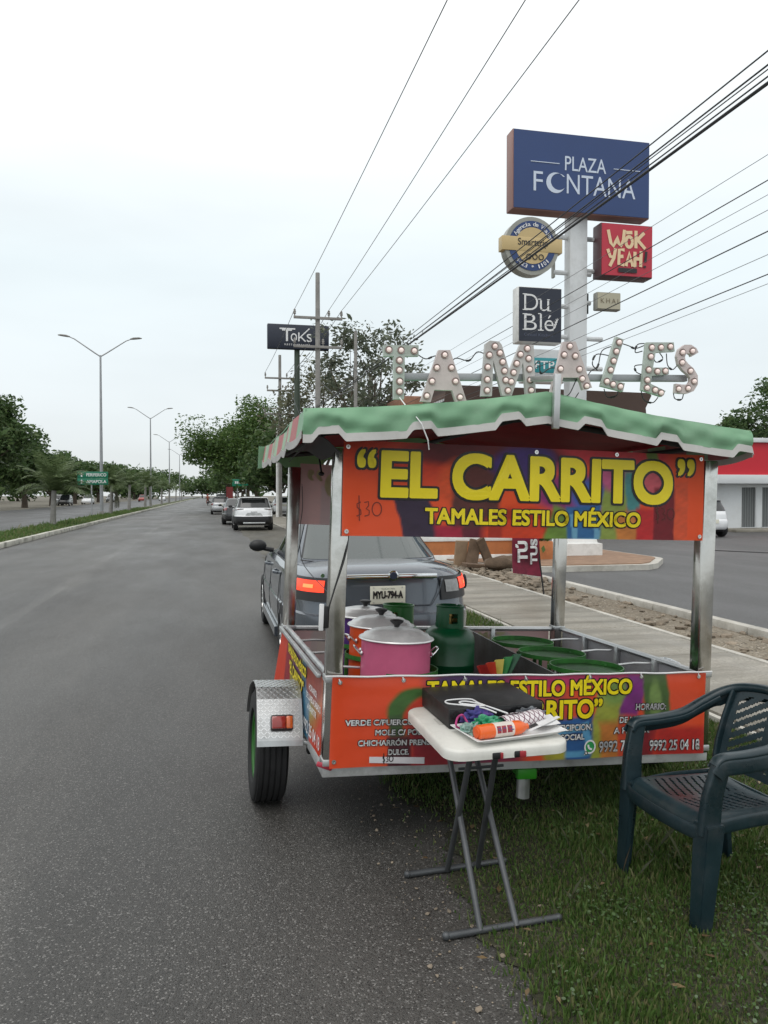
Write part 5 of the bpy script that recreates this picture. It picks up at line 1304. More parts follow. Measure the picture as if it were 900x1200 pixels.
# ---- upper rear banner: origin at local (.0,-.055,1.47)
wv = lambda x, z: .006 * math.sin(x * 5 + 1) + .004 * math.sin(x * 11 + z * 6) + .004 * math.sin(z * 9 + x * 2)
PX = lambda px: (px - 403) / 417 * 1.85
PZ = lambda py: (632 - py) / 104 * .43
def sh(kind, x0, y0, x1, y1, col, rot=0, soft=.12, wob=.012): return (kind, (PX(x0) + PX(x1)) / 2, (PZ(y0) + PZ(y1)) / 2, abs(PX(x1) - PX(x0)) / 2, abs(PZ(y1) - PZ(y0)) / 2, rot, col, soft, wob)
up_shapes = [sh('e', 380, 505, 560, 570, (206, 58, 30), -8, .9), sh('e', 470, 512, 680, 552, (92, 22, 30), 3, .35), sh('e', 505, 545, 552, 600, (222, 84, 40), 20, .4), sh('t', 520, 548, 572, 650, (92, 48, 44), 0, .2, .02), sh('e', 560, 525, 640, 570, (62, 44, 110), 5, .3, .02),
  sh('e', 610, 555, 700, 600, (140, 48, 110), 8, .35, .02), sh('e', 640, 505, 780, 550, (196, 52, 62), -4, .35), sh('t', 462, 583, 500, 640, (46, 38, 62), 16, .12, .014), sh('t', 500, 618, 532, 650, (166, 24, 58), 0, .3), sh('t', 532, 620, 560, 650, (96, 20, 44), 0, .25),
  sh('e', 555, 595, 645, 660, (214, 64, 28), 0, .25, .008), sh('r', 560, 600, 640, 655, (170, 44, 20), 0, .4, .004), sh('t', 628, 597, 662, 640, (108, 142, 56), -14, .25, .014), sh('e', 655, 560, 702, 600, (66, 96, 172), 0, .4, .02), sh('t', 650, 592, 694, 645, (40, 104, 156), 4, .12, .012), sh('r', 655, 598, 690, 640, (110, 170, 200), 10, .4, .02),
  sh('t', 694, 556, 724, 640, (142, 160, 74), -6, .2, .018), sh('e', 690, 545, 720, 575, (190, 90, 130), 0, .4, .02), sh('t', 722, 552, 738, 600, (70, 140, 140), 8, .3, .014), sh('t', 712, 600, 738, 650, (206, 128, 60), 0, .3, .014), sh('t', 736, 595, 760, 650, (196, 40, 44), 0, .2, .012), sh('e', 735, 535, 775, 590, (206, 92, 104), 20, .4, .02),
  sh('t', 757, 570, 786, 650, (118, 20, 34), 0, .1, .006), sh('t', 748, 520, 762, 545, (92, 120, 56), 8, .25), sh('t', 783, 560, 800, 650, (222, 86, 48), 0, .2, .006)]
ub = banner('vinyl_banner', 'upper rear banner with big yellow lettering on orange and purple artwork under the green awning', 1.85, .43, Matrix.Translation((.004, -.062, 1.468)) @ Matrix.Rotation(-.018, 4, 'Y'), (240, 86, 38), up_shapes, wv)
def on(wave, off): return lambda p: Vector((p.x, wave(p.x, p.z) - off, p.z))
b = MB(); text(b, 'EL CARRITO', .172, 1.675, .176, .214, 0, fat=.0115, rim=.0105, fn=on(wv, .0025)); text(b, '“', .062, .150, .176, .214, 0, fat=.006, rim=.0105, fn=on(wv, .0025)); text(b, '”', 1.700, 1.795, .190, .214, 0, fat=.006, rim=.0105, fn=on(wv, .0025)); b.build('lettering_outline', M['black_ink'], ub, smooth=0)
b = MB(); text(b, 'EL CARRITO', .172, 1.675, .176, .214, 0, fat=.0115, fn=on(wv, .0055)); text(b, '“', .062, .150, .176, .214, 0, fat=.006, fn=on(wv, .0055)); text(b, '”', 1.700, 1.795, .190, .214, 0, fat=.006, fn=on(wv, .0055)); b.build('lettering', M['yellow_ink'], ub, smooth=0)
b = MB(); text(b, 'TAMALES ESTILO MÉXICO', .385, 1.495, .060, .074, 0, fat=.0032, rim=.0055, fn=on(wv, .0025)); b.build('lettering_outline', M['black_ink'], ub, smooth=0)
b = MB(); text(b, 'TAMALES ESTILO MÉXICO', .385, 1.495, .060, .074, 0, fat=.0032, fn=on(wv, .0055)); b.build('lettering', M['yellow_ink'], ub, smooth=0)
def price(b, x, z, s, w, y, fn):
    for st in ([(.20, .80), (.05, .72), (.06, .58), (.20, .48), (.22, .32), (.04, .24)], [(.12, 1.05), (.16, .05)], [(.34, .78), (.50, .82), (.52, .66), (.42, .54), (.55, .46), (.54, .30), (.36, .24)], arc(.85, .53, .19, .27, 100, 460, 14)):
        stroke(b, [(x + q[0] * s, z + q[1] * s) for q in st], w, y, fn)
b = MB(); price(b, .062, .062, .115, .004, 0, on(wv, .003)); b.build('handwriting', M['marker'], ub, smooth=0)
b = MB(); price(b, 1.575, .075, .105, .005, 0, on(wv, .003)); b.build('handwriting', M['marker'], ub, smooth=0)
grommets(ub, [(.02, .40), (.93, .41), (1.36, .415), (1.83, .41), (1.83, .02), (.02, .02)], wv)
# ---- lower rear banner: origin at local (-.012,-.05,.422)
wl = lambda x, z: .006 * math.sin(x * 4.2 + .4) + .005 * math.sin(x * 9 + z * 5) + .004 * math.sin(z * 8 - x * 3)
QX = lambda px: (px - 390) / 434 * 1.93 * (1 - .10 * (1 - (px - 390) / 434))
QZ = lambda py: (894 - py) / 104 * .415
def sl(kind, x0, y0, x1, y1, col, rot=0, soft=.12, wob=.012): return (kind, (QX(x0) + QX(x1)) / 2, (QZ(y0) + QZ(y1)) / 2, abs(QX(x1) - QX(x0)) / 2, abs(QZ(y1) - QZ(y0)) / 2, rot, col, soft, wob)
lo_shapes = [sl('e', 454, 804, 520, 862, (54, 104, 44), 0, .16, .01), sl('e', 472, 815, 532, 872, (206, 58, 29), 0, .16, .01), sl('t', 456, 836, 472, 862, (50, 88, 48), 6, .25, .01), sl('t', 455, 860, 482, 900, (74, 20, 34), 4, .2, .012), sl('t', 482, 850, 540, 905, (150, 26, 40), 0, .25, .012), sl('e', 500, 785, 610, 812, (60, 40, 90), 0, .5, .02),
  sl('t', 530, 820, 610, 900, (120, 40, 80), 0, .5, .02), sl('e', 590, 782, 760, 806, (178, 34, 88), 2, .4, .012), sl('t', 604, 812, 660, 845, (186, 66, 60), 0, .4, .02), sl('t', 640, 842, 694, 900, (34, 92, 150), 4, .12, .014), sl('r', 645, 850, 690, 892, (90, 160, 200), 10, .4, .02), sl('t', 632, 868, 656, 900, (166, 160, 50), 10, .4, .02),
  sl('t', 692, 815, 726, 900, (158, 166, 62), -8, .2, .02), sl('e', 700, 800, 742, 830, (120, 150, 70), 20, .4, .02), sl('t', 726, 792, 748, 850, (122, 40, 122), -10, .3, .025), sl('t', 748, 780, 778, 848, (66, 100, 46), 8, .2, .012), sl('e', 756, 800, 770, 850, (120, 150, 80), 6, .5, .01), sl('t', 700, 850, 728, 905, (196, 120, 50), 0, .4, .014), sl('t', 722, 846, 742, 905, (206, 72, 40), 0, .3, .01), sl('t', 742, 850, 766, 905, (124, 24, 34), -4, .15, .008), sl('t', 764, 860, 830, 905, (182, 34, 26), 0, .4, .01)]
lb = banner('vinyl_banner', 'lower rear banner with menu and telephone numbers, right behind the folding table', 1.925, .412, Matrix.Translation((-.012, -.055, .424)), (230, 78, 36), lo_shapes, wl)
ox_, oz_ = .012, -.424
def lt(bm_, s, x0, x1, z, cap, fat=0.0, rim=0.0, off=.004): text(bm_, s, x0 + ox_, x1 + ox_, z + oz_, cap, 0, fat=fat, rim=rim, fn=on(wl, off))
b = MB(); lt(b, 'TAMALES ESTILO MÉXICO', .432, 1.49, .733, .076, .0032, .0055, .0025); lt(b, '“EL CARRITO”', .60, 1.33, .622, .092, .004, .006, .0025); b.build('lettering_outline', M['black_ink'], lb, smooth=0)
b = MB(); lt(b, 'TAMALES ESTILO MÉXICO', .432, 1.49, .733, .076, .0032, 0, .0055); lt(b, '“EL CARRITO”', .60, 1.33, .622, .092, .004, 0, .0055); b.build('lettering', M['yellow_ink'], lb, smooth=0)
rows = [('VERDE C/PUERCO, RAJAS', .055, .50, .612, .026), ('MOLE C/ POLLO', .195, .46, .566, .026), ('CHICHARRÓN PRENSADO', .117, .53, .519, .026), ('DULCE.', .258, .355, .476, .026),
        ('ANTICIPCION,', 1.045, 1.275, .565, .030), ('EVENTO SOCIAL', .955, 1.235, .520, .028), ('HORARIO:', 1.517, 1.685, .652, .032), ('DE LUNES A SABADO', 1.43, 1.79, .590, .030), ('A PARTIR', 1.40, 1.60, .538, .030), ('9992 71 43', 1.319, 1.56, .452, .052), ('9992 25 04 18', 1.606, 1.885, .446, .052)]
b = MB()
for s, x0, x1, z, c_ in rows: lt(b, s, x0, x1, z, c_, .0011, .0024, .0025)
b.build('lettering_outline', M['black_ink'], lb, smooth=0)
b = MB()
for s, x0, x1, z, c_ in rows: lt(b, s, x0, x1, z, c_, .0011, 0, .0055)
b.build('lettering', M['white_ink'], lb, smooth=0)
b = MB(); f_ = on(wl, .003)
V = [f_(Vector((x + ox_, 0, z + oz_))) for x, z in ((.172, .442), (.43, .432), (.43, .462), (.172, .470))]; b.poly(V); st_ = b.build('price_strip', mat('strip_white', (.6, .58, .6), .5), lb, smooth=0)
b = MB(); price(b, .232 + ox_, .434 + oz_, .048, .0042, 0, on(wl, .006)); b.build('handwriting', M['black_ink'], st_, smooth=0)
# chat app mark: white speech disc with a handset
b = MB(); stroke(b, arc(1.268 + ox_, .482 + oz_, .028, .030, 0, 360, 24), .008, 0, on(wl, .005))
b.poly([on(wl, .005)(Vector((x + ox_, 0, z + oz_))) for x, z in ((1.244, .466), (1.236, .442), (1.262, .455))])
stroke(b, arc(1.275 + ox_, .489 + oz_, .017, .018, 165, 285, 10), .010, 0, on(wl, .006)); b.build('chat_mark', M['white_ink'], lb, smooth=0)
b = MB(); b.poly([on(wl, .003)(Vector((x + ox_, 0, z + oz_))) for x, z in arc(1.268, .482, .026, .028, 0, 345, 20)]); b.build('chat_mark_fill', mat('chat_green', lin(40, 150, 80), .5), lb, smooth=0)
gp = [(.035, .385), (.33, .392), (.63, .392), (.93, .392), (1.27, .395), (1.55, .395), (1.88, .39), (.02, .03), (.60, .02), (1.26, .03), (1.89, .03)]
grommets(lb, gp, wl)
b = MB(); b.tube([(-.05, -.075, .842)] + [(x, wl(x, .4) - .06, .838 - .004 * math.sin(x * 10.5) ** 2) for x in np.linspace(.02, 1.87, 30)] + [(1.93, -.075, .842)], .0045, 6)
for x, z in gp[:7]: b.tube([(x - .012, wl(x, z) - .064, z + .424), (x - .018, wl(x, z) - .062, z + .44)], .003, 5)
b.build('tie_cord', M['white_ink'], lb); cord = bpy.data.objects['tie_cord']; cord.matrix_parent_inverse = (Matrix.Translation((-.012, -.055, .424))).inverted()
# ---- left side banner (faces -x), front banners (face +y)
ls_shapes = [('e', .9, .2, .55, .2, 8, (150, 150, 60), .5, .02), ('e', .75, .25, .2, .2, 0, (96, 40, 100), .4, .02), ('t', 1.1, .1, .12, .3, 0, (40, 110, 140), .4, .02), ('t', .35, .18, .10, .3, 0, (150, 30, 44), .3, .01), ('e', 1.3, .3, .2, .1, 0, (150, 60, 40), .4, .02)]
ws = lambda x, z: .008 * math.sin(x * 5) - (.045 * (.36 - z) / .36) * max(0, 1 - x / .9) ** 2
sb = banner('vinyl_banner', 'side banner on the left of the food cart facing the road', 1.52, .37, Matrix.Translation((-.045, 1.56, .44)) @ Matrix.Rotation(-PI / 2, 4, 'Z'), (212, 62, 30), ls_shapes, ws, 120, 32)
for w_, z0, cap, x0, x1 in (('TAMALES ESTILO MÉXICO', .285, .05, .32, 1.12), ('“EL CARRITO”', .185, .07, .42, 1.06)):
    b = MB(); text(b, w_, x0, x1, z0, cap, 0, fat=.003, rim=.005, fn=on(ws, .0025)); b.build('lettering_outline', M['black_ink'], sb, smooth=0)
    b = MB(); text(b, w_, x0, x1, z0, cap, 0, fat=.003, fn=on(ws, .0055)); b.build('lettering', M['yellow_ink'], sb, smooth=0)
b = MB(); text(b, '9992 71 43', .62, 1.02, .03, .06, 0, .01, fn=on(ws, .004)); text(b, '9992 25 04 18', 1.06, 1.5, .03, .06, 0, .01, fn=on(ws, .004))
for k, (w_, a, c_) in enumerate((('HORARIO:', 1.2, 1.40), ('DE LUNES A SABADO', 1.14, 1.5), ('A PARTIR', 1.18, 1.4))): text(b, w_, a, c_, .25 - .05 * k, .03, 0, .008, fn=on(ws, .004))
b.build('lettering', M['white_ink'], sb, smooth=0)
b = MB(); b.box((.76, -.012, .38), (1.5, .02, .02), bev=.003); b.build('batten', M['galv'], sb)
flat = lambda x, z: .008 * math.sin(x * 4) + .004 * math.sin(z * 9)
for nm, z0, h_, big, shp in (('upper front banner seen from its faded back between the left posts', 1.49, .40, 1, up_shapes), ('lower front banner whose pale back shows inside the food cart', .44, .355, 0, lo_shapes)):
    fb = banner('vinyl_banner', nm, 1.83, h_, Matrix.Translation((1.872, L_ + .05, z0)) @ Matrix.Rotation(PI, 4, 'Z'), (204, 56, 28), shp, flat, 120, 30)
    jobs = (('“EL CARRITO”', .06, 1.78, .17, .19), ('TAMALES ESTILO MÉXICO', .38, 1.48, .055, .065)) if big else (('TAMALES ESTILO MÉXICO', .34, 1.46, .285, .055), ('“EL CARRITO”', .42, 1.36, .17, .085))
    b = MB(); g_ = MB()
    for w_, x0, x1, z, c_ in jobs:
        text(b, w_, x0, x1, z, c_, 0, fat=.005, fn=on(flat, .005)); text(g_, w_, x0, x1, z, c_, 0, fat=.005, fn=on(flat, -.004))
    b.build('lettering', M['yellow_ink'], fb, smooth=0); g_.build('show_through', M['pale_ink'], fb, smooth=0)
# ================================================================== POTS, GAS CYLINDERS in the cart
def in_cart(o, x, y, z): o.matrix_world = CM @ Matrix.Translation((x, y, z)); return o
def pot(lb, x, y, z, r, h, col, turn):
    t = thing('cooking_pot', lb, 'pot', group='enamelled steaming pots in the cart')
    m = mat('enamel_' + lb.split()[0], col, .38, 0, .10, 5, .04, 30, dirt=tuple(c * .6 for c in col), dscale=5, damt=.5)
    MB().lathe([(r * .96, 0), (r, .012), (r, h * .5), (r, h - .01), (r + .006, h), (r - .004, h), (r - .004, .02)], (0, 0, 0), 48).build('body', m, t)
    b = MB(); b.lathe([(r + .012, h + .002), (r + .016, h + .006), (r + .013, h + .012), (r - .002, h + .016), (r * .93, h + .030), (r * .80, h + .036), (r * .74, h + .046), (r * .4, h + .058), (.02, h + .062)], (0, 0, 0), 48); ld = b.build('lid', M['lid'], t)
    MB().lathe([(.012, h + .06), (.016, h + .072), (.034, h + .088), (.036, h + .096), (.02, h + .101), (0, h + .101)], (0, 0, 0), 20).build('knob', M['black'], ld)
    for s in (-1, 1):
        R = Matrix.Rotation(turn, 4, 'Z')
        P = [R @ Vector((s * (r + dx), dy, h * .82 + dz)) for dx, dy, dz in ((-.002, -.045, -.02), (.022, -.042, .005), (.036, -.025, .02), (.038, 0, .022), (.036, .025, .02), (.022, .042, .005), (-.002, .045, -.02))]
        b = MB(); b.tube(P, .005, 7)
        for dy in (-.045, .045): b.ball(R @ Vector((s * r, dy, h * .80)), .012, 8, (.6, 1, 1))
        b.build('handle', M['alu'], t)
    return in_cart(t, x, y, z)
pot('pink cooking pot with a domed aluminium lid, nearest to the banner', .395, .38, .60, .178, .335, lin(214, 106, 142), -.15)
pot('orange cooking pot with an aluminium lid between the pink and purple pots', .42, .81, .595, .175, .345, lin(220, 82, 36), .25)
pot('purple cooking pot with an aluminium lid, farthest back in the row', .425, 1.24, .585, .178, .355, lin(82, 50, 120), .1)
def cylinder(lb, x, y, z, r, h, col, cr, rot):
    t = thing('gas_cylinder', lb, 'gas cylinder', group='green gas cylinders in the cart')
    m = mat('cylinder_green', col, .33, 0, .14, 4, .04, 18, dirt=tuple(c * .5 for c in col), dscale=6, damt=.6)
    b = MB(); b.lathe([(r * .55, .035), (r * .86, .05), (r * .97, .085), (r, .13), (r, h * .55), (r + .002, h * .555), (r + .002, h * .57), (r, h * .575), (r, h - .095), (r * .975, h - .065), (r * .90, h - .034), (r * .72, h - .012), (r * .3, h)], (0, 0, 0), 40); b.build('body', m, t)
    MB().lathe([(r * .82, 0), (r * .82, .055), (r * .79, .055), (r * .79, 0)], (0, 0, 0), 32).build('foot_ring', m, t)
    b = MB()
    b.grid(lambda u, v: Vector((cr * (1 - .06 * v) * math.cos(2 * PI * u), cr * (1 - .06 * v) * math.sin(2 * PI * u), h - .04 + .155 * v)), 48, 8, skip=lambda u, v: (.35 < v < .8 and (.06 < u < .17 or .56 < u < .67)) or (v > .35 and .30 < u < .38), thick=.004)
    b.tube([(cr * .95 * math.cos(a), cr * .95 * math.sin(a), h + .115) for a in np.linspace(.0, 6.1, 36)], .006, 6)
    c_ = b.build('collar', m, t); c_.rotation_euler.z = rot
    b = MB(); b.lathe([(.018, h - .01), (.018, h + .05), (.028, h + .055), (.028, h + .075), (.01, h + .08)], (0, 0, 0), 14); b.cyl((0, 0, h + .03), (.05, 0, h + .03), .014, .012, 10); b.build('valve', mat('brass', (.45, .32, .12), .35, .9), t)
    return in_cart(t, x, y, z)
cylinder('large dark green gas cylinder beside the pink pot', .855, .88, .44, .152, .495, lin(9, 80, 46), .085, .8)
cylinder('lighter green gas cylinder with a wide collar behind the large one', .70, 1.46, .44, .15, .43, lin(28, 98, 34), .105, .2)
# coloured folded sheets stuck by the partition
t = thing('napkin_bundle', 'fanned red, yellow and green plastic sheets stuck upright beside the partition in the cart', 'plastic sheets')
for k, c_ in enumerate(((150, 40, 36), (190, 60, 40), (206, 190, 90), (40, 130, 60), (20, 84, 50))):
    b = MB(); b.grid(lambda u, v, k=k: Vector((.05 * u + .010 * k + .045 * (k - 1.6) * v, .012 * k + .010 * math.sin(u * 5), (.155 + .012 * k) * v + .01 * u)), 4, 6, thick=.002)
    b.build('sheet', mat('plastic_sheet', lin(*c_), .35, 0, .1, 10), t)
in_cart(t, .905, .36, .64)

# ================================================================== FOLDING TABLE
TX, TY, TZ, TR = 1.125, 3.145, .68, math.radians(1)
t = thing('folding_table', 'small white plastic folding table with dark tube legs behind the food cart', 'table', (TX, TY, 0), TR)
def rrect(w, h, r, n=8):
    out = []
    for cx, cy, a0 in ((w / 2 - r, h / 2 - r, 0), (-w / 2 + r, h / 2 - r, 90), (-w / 2 + r, -h / 2 + r, 180), (w / 2 - r, -h / 2 + r, 270)):
        out += [(cx + r * math.cos(math.radians(a0 + 90 * k / n)), cy + r * math.sin(math.radians(a0 + 90 * k / n))) for k in range(n + 1)]
    return out
b = MB(); tw, tl_ = .515, .64
rings = [(0, .0, -.042), (0, -.002, -.030), (0, 0, -.012), (-.004, 0, -.004), (-.012, 0, 0)]
Rg = [[b.bm.verts.new((x, y, z)) for x, y in rrect(tw + 2 * g, tl_ + 2 * g, .075 + g)] for g, _, z in rings]
for a, c_ in zip(Rg[:-1], Rg[1:]):
    for k in range(len(a)): b.bm.faces.new((a[k], a[(k + 1) % len(a)], c_[(k + 1) % len(a)], c_[k]))
b.bm.faces.new(Rg[-1]); b.bm.faces.new(list(reversed(Rg[0])))
top = b.build('table_top', M['hdpe'], t); top.location = (0, 0, TZ)
for x, c_ in ((-.06, M['black']), (.03, M['black'])):
    q = MB(); q.box((x, -tl_ / 2 + .002, -.030), (.040, .012, .026), bev=.005); q.build('notch', c_, top)
q = MB(); q.box((-.042, -tl_ / 2 - .003, -.030), (.012, .008, .024), bev=.003); q.box((.045, -tl_ / 2 - .003, -.030), (.026, .008, .024), bev=.003); q.build('red_latch', mat('red_plastic', (.35, .03, .04), .4), top)
q = MB(); q.grid(lambda u, v: Vector((-.185 + .05 * u, .02 + .09 * v, .0012)), 2, 2); q.build('moulded_mark', mat('scuffed_plastic', (.50, .49, .45), .6), top)
# two H shaped leg frames crossing like scissors
for nm, ys, yt, xs, xt in (('front', -.385, .20, (-.150, -.005), (-.110, .005)), ('back', .105, -.27, (-.120, .02), (-.150, -.045))):
    f = MB()
    for x, x2 in zip(xs, xt): f.tube([(x2, yt, TZ - .04), (x, ys, .016)], .0125, 10)
    f.build('leg_frame', M['dark_tube'], t)
    q = MB(); q.tube([(-.285 if nm == 'front' else -.30, ys, .016), (.175 if nm == 'front' else .15, ys + .02, .018)], .0135, 10)
    for x in ((-.285, .175) if nm == 'front' else (-.30, .15)): q.ball((x, ys + (.02 if x > 0 else 0), .017), .0165, 10)
    q.build('foot_bar', M['dark_tube'], t)
q = MB(); q.tube([(-.14, -.10, .53), (.055, -.10, .53)], .006, 6); q.tube([(-.2, .2, TZ - .05), (.2, .2, TZ - .05)], .011, 8); q.tube([(-.2, -.27, TZ - .05), (.2, -.27, TZ - .05)], .011, 8); q.build('cross_bar', M['dark_tube'], t)

# ---- things on the table
t = thing('black_box', 'flat matt black equipment box at the back of the white folding table', 'box', (1.165, 3.285, TZ), math.radians(2))
MB().box((0, 0, .044), (.425, .375, .084), bev=.005).build('case', mat('matt_black_metal', (.020, .020, .021), .55, .2, .25, 6, .05, 120, dirt=(.06, .06, .06), dscale=8, damt=.5), t)
MB().box((0, -.189, .044), (.415, .004, .072), bev=.001).build('front_panel', mat('gloss_black_panel', (.008, .008, .009), .25), t)
for x in (-.17, .17):
    for y in (-.14, .14): MB().cyl((x, y, 0), (x, y, .006), .014, .012, 10).build('rubber_foot', M['rubber'], t)
t = thing('foam_tray', 'white foam tray lying across the front of the folding table', 'tray', (1.175, 2.975, TZ + .002), math.radians(9))
def trayf(u, v):
    x = (u - .5); y = (v - .5); e_ = max(abs(x), abs(y)) * 2; lift = max(0, e_ - .78) / .22
    return Vector((x * (.37 + .035 * lift), y * (.20 + .035 * lift), .004 + .024 * lift ** 1.3))
MB().grid(trayf, 28, 20, thick=.003).build('tray', mat('white_foam', (.74, .74, .73), .55, 0, .04, 30, .05, 250), t)
t = thing('sauce_bottle', 'orange plastic bottle with a printed label lying in the foam tray', 'bottle', (1.135, 2.935, TZ + .036), math.radians(9))
R = Matrix.Rotation(PI / 2, 4, 'Y')
b = MB(); b.lathe([(.022, -.115), (.028, -.112), (.0285, -.10), (.027, -.09), (.029, -.085), (.029, -.06), (.0282, -.055), (.0282, .045), (.029, .05), (.028, .075), (.020, .096), (.013, .105), (.012, .115)], (0, 0, 0), 28, R); b.build('body', mat('orange_plastic', lin(228, 98, 26), .3, 0, .06, 10, coat=.4), t)
b = MB(); b.lathe([(.0289, -.045), (.0291, -.044), (.0291, .04), (.0289, .041)], (0, 0, 0), 28, R); lbm = b.build('label', mat('label_paper', (.66, .60, .54), .5, 0, .08, 30), t)
b = MB()
for px_, pw, tz, c_ in ((-.030, .018, .010, 0), (-.008, .02, .004, 0), (.018, .022, .006, 0)):
    b.grid(lambda u, v: Vector((px_ + pw * (u - .5), -.0296 * math.cos((v - .5) * 1.0 + .3), .0296 * math.sin((v - .5) * 1.0 + .3))), 4, 4)
b.build('label_print', mat('red_print', lin(150, 50, 60), .5, 0, .35, 160), lbm)
b = MB()
for k, (px_, z_) in enumerate(((-.036, .016), (-.034, .004), (-.012, .014), (.016, .016), (.022, .0))):
    b.grid(lambda u, v: Vector((px_ + .014 * u, -.0300 * math.cos(.4 + z_ * 20 - .3 + v * .12), .0300 * math.sin(.4 + z_ * 20 - .3 + v * .12))), 3, 2)
b.build('label_stamp', mat('blue_print', lin(70, 70, 120), .5), lbm)
b = MB(); b.lathe([(.014, -.125), (.0225, -.122), (.0225, -.112), (.02, -.111)], (0, 0, 0), 24, R); b.build('cap', mat('orange_cap', lin(214, 84, 22), .35), t)
# checked paper roll
b = MB()
def roll(u, v):
    a = 2 * PI * u * 1.15; r = .030 + .006 * u + .003 * math.sin(v * 9 + u * 5)
    return Vector((-.09 + .19 * v, r * 1.15 * math.cos(a), r * math.sin(a) * (.95 - .25 * v)))
b.grid(roll, 40, 14, thick=.001)
def lattice(name):
    m = mat(name, (.72, .68, .68), .6); n = m.node_tree.nodes; l = m.node_tree.links; b_ = n['Principled BSDF']; tt = n.new('ShaderNodeTexCoord'); prev = None
    for rot in (.7, -.7):
        mpn = n.new('ShaderNodeMapping'); mpn.inputs['Rotation'].default_value = (0, rot, 0); l.new(tt.outputs['Object'], mpn.inputs[0])
        w = n.new('ShaderNodeTexWave'); w.bands_direction = 'X'; w.inputs['Scale'].default_value = 17; l.new(mpn.outputs[0], w.inputs[0])
        g_ = n.new('ShaderNodeMath'); g_.operation = 'GREATER_THAN'; g_.inputs[1].default_value = .93; l.new(w.outputs['Fac'], g_.inputs[0])
        if prev:
            mxn = n.new('ShaderNodeMath'); mxn.operation = 'MAXIMUM'; l.new(prev.outputs[0], mxn.inputs[0]); l.new(g_.outputs[0], mxn.inputs[1]); prev = mxn
        else: prev = g_
    x = n.new('ShaderNodeMix'); x.data_type = 'RGBA'; l.new(prev.outputs[0], x.inputs[0]); x.inputs[6].default_value = (.70, .66, .67, 1); x.inputs[7].default_value = (.12, .03, .06, 1); l.new(x.outputs[2], b_.inputs['Base Color'])
    return m
o = b.build('paper_roll', lattice('checked_paper')); o.location = (1.245, 3.015, TZ + .045); o.rotation_euler = (0, -.10, math.radians(12)); tag(o, 'rolled white paper with a crossed line pattern behind the orange bottle', 'paper')
def crumple(name, lb, cat, c, sc, m, seed, rz=0, amp=.35):
    rng = np.random.default_rng(seed); b = bmesh.new(); bmesh.ops.create_icosphere(b, subdivisions=5, radius=1)
    ds = rng.normal(size=(22, 3)); ds /= np.linalg.norm(ds, axis=1)[:, None]; am = rng.uniform(.3, 1, 22) * amp / 5; fr = rng.uniform(2, 9, 22)
    for v in b.verts:
        p = v.co.copy(); k = 1 + sum(am[i] * math.sin(fr[i] * p.dot(Vector(ds[i])) * 2 + i) for i in range(22))
        # sharpened folds
        f = abs(math.sin(4 * p.x + 3 * p.z + math.sin(5 * p.y))) * .14 + abs(math.sin(6 * p.y - 4 * p.z + math.sin(3 * p.x))) * .10
        v.co = Vector((p.x * sc[0], p.y * sc[1], max(p.z, -.55) * sc[2])) * (k - f)
    mb_ = MB(); mb_._merge(b); o = mb_.build(name, m); o.location = c; o.rotation_euler = (0, 0, rz); return tag(o, lb, cat)
crumple('cloth_bag', 'crumpled blue and purple cloth pouch against the black box on the table', 'pouch', (1.075, 3.075, TZ + .05), (.072, .04, .036), mat('blue_purple_cloth', lin(62, 62, 128), .8, 0, .5, 9, dirt=lin(104, 52, 118), dscale=14, damt=.9), 3, .2)
b = MB(); b.tube([(.994 + .022 * math.cos(a) - .006 * math.sin(2 * a), 3.03 + .006 * math.sin(a * 3), TZ + .050 + .028 * math.sin(a)) for a in np.linspace(0, 2 * PI, 22)], .0045, 6, closed=False)
o = b.build('cloth_band', mat('magenta_elastic', lin(178, 60, 120), .7)); tag(o, 'magenta elastic loop at the left end of the blue pouch', 'band')
crumple('plastic_bag', 'crumpled green plastic bag in the foam tray behind the orange bottle', 'bag', (1.10, 3.015, TZ + .036), (.082, .034, .032), mat('green_plastic_bag', lin(34, 142, 96), .25, 0, .4, 12, dirt=lin(110, 170, 150), dscale=22, damt=.8), 8, .15)
crumple('plastic_bag', 'nearly clear crumpled bag at the left end of the foam tray', 'bag', (1.025, 2.985, TZ + .03), (.045, .045, .028), mat('pale_clear_bag', lin(132, 160, 152), .18, 0, .3, 20, dirt=lin(70, 130, 105), dscale=18, damt=.8), 17, .4)
crumple('plastic_bag', 'small grey plastic bag tucked between the black box and the paper roll', 'bag', (1.30, 3.065, TZ + .05), (.065, .025, .028), mat('grey_bag', lin(70, 74, 80), .25, 0, .4, 15, dirt=lin(150, 156, 160), dscale=20, damt=.7), 23, -.1)
Zb = TZ + .09
b = MB(); b.tube(spline([(1.145, 3.03, TZ + .075), (1.10, 3.07, TZ + .088), (1.03, 3.12, Zb), (.975, 3.16, Zb), (.985, 3.205, Zb), (1.05, 3.215, Zb), (1.095, 3.20, Zb), (1.105, 3.14, Zb), (1.115, 3.085, TZ + .092), (1.07, 3.10, Zb + .004), (1.025, 3.135, Zb + .004), (1.035, 3.165, Zb + .003), (1.07, 3.155, Zb + .003), (1.12, 3.09, TZ + .09), (1.19, 3.02, TZ + .073)]), .0034, 7)
tag(b.build('white_cable', M['white_ink']), 'thin white looped cable lying over the front edge of the black box', 'cable')
b = MB(); b.sweep([(1.24, 2.915, TZ + .03), (1.31, 2.945, TZ + .040), (1.40, 2.99, TZ + .055)], [.014, .012, .02], [.003, .003, .003]); o = b.build('plastic_knife', M['white_ink']); tag(o, 'white plastic knife sticking out over the right end of the foam tray', 'knife')
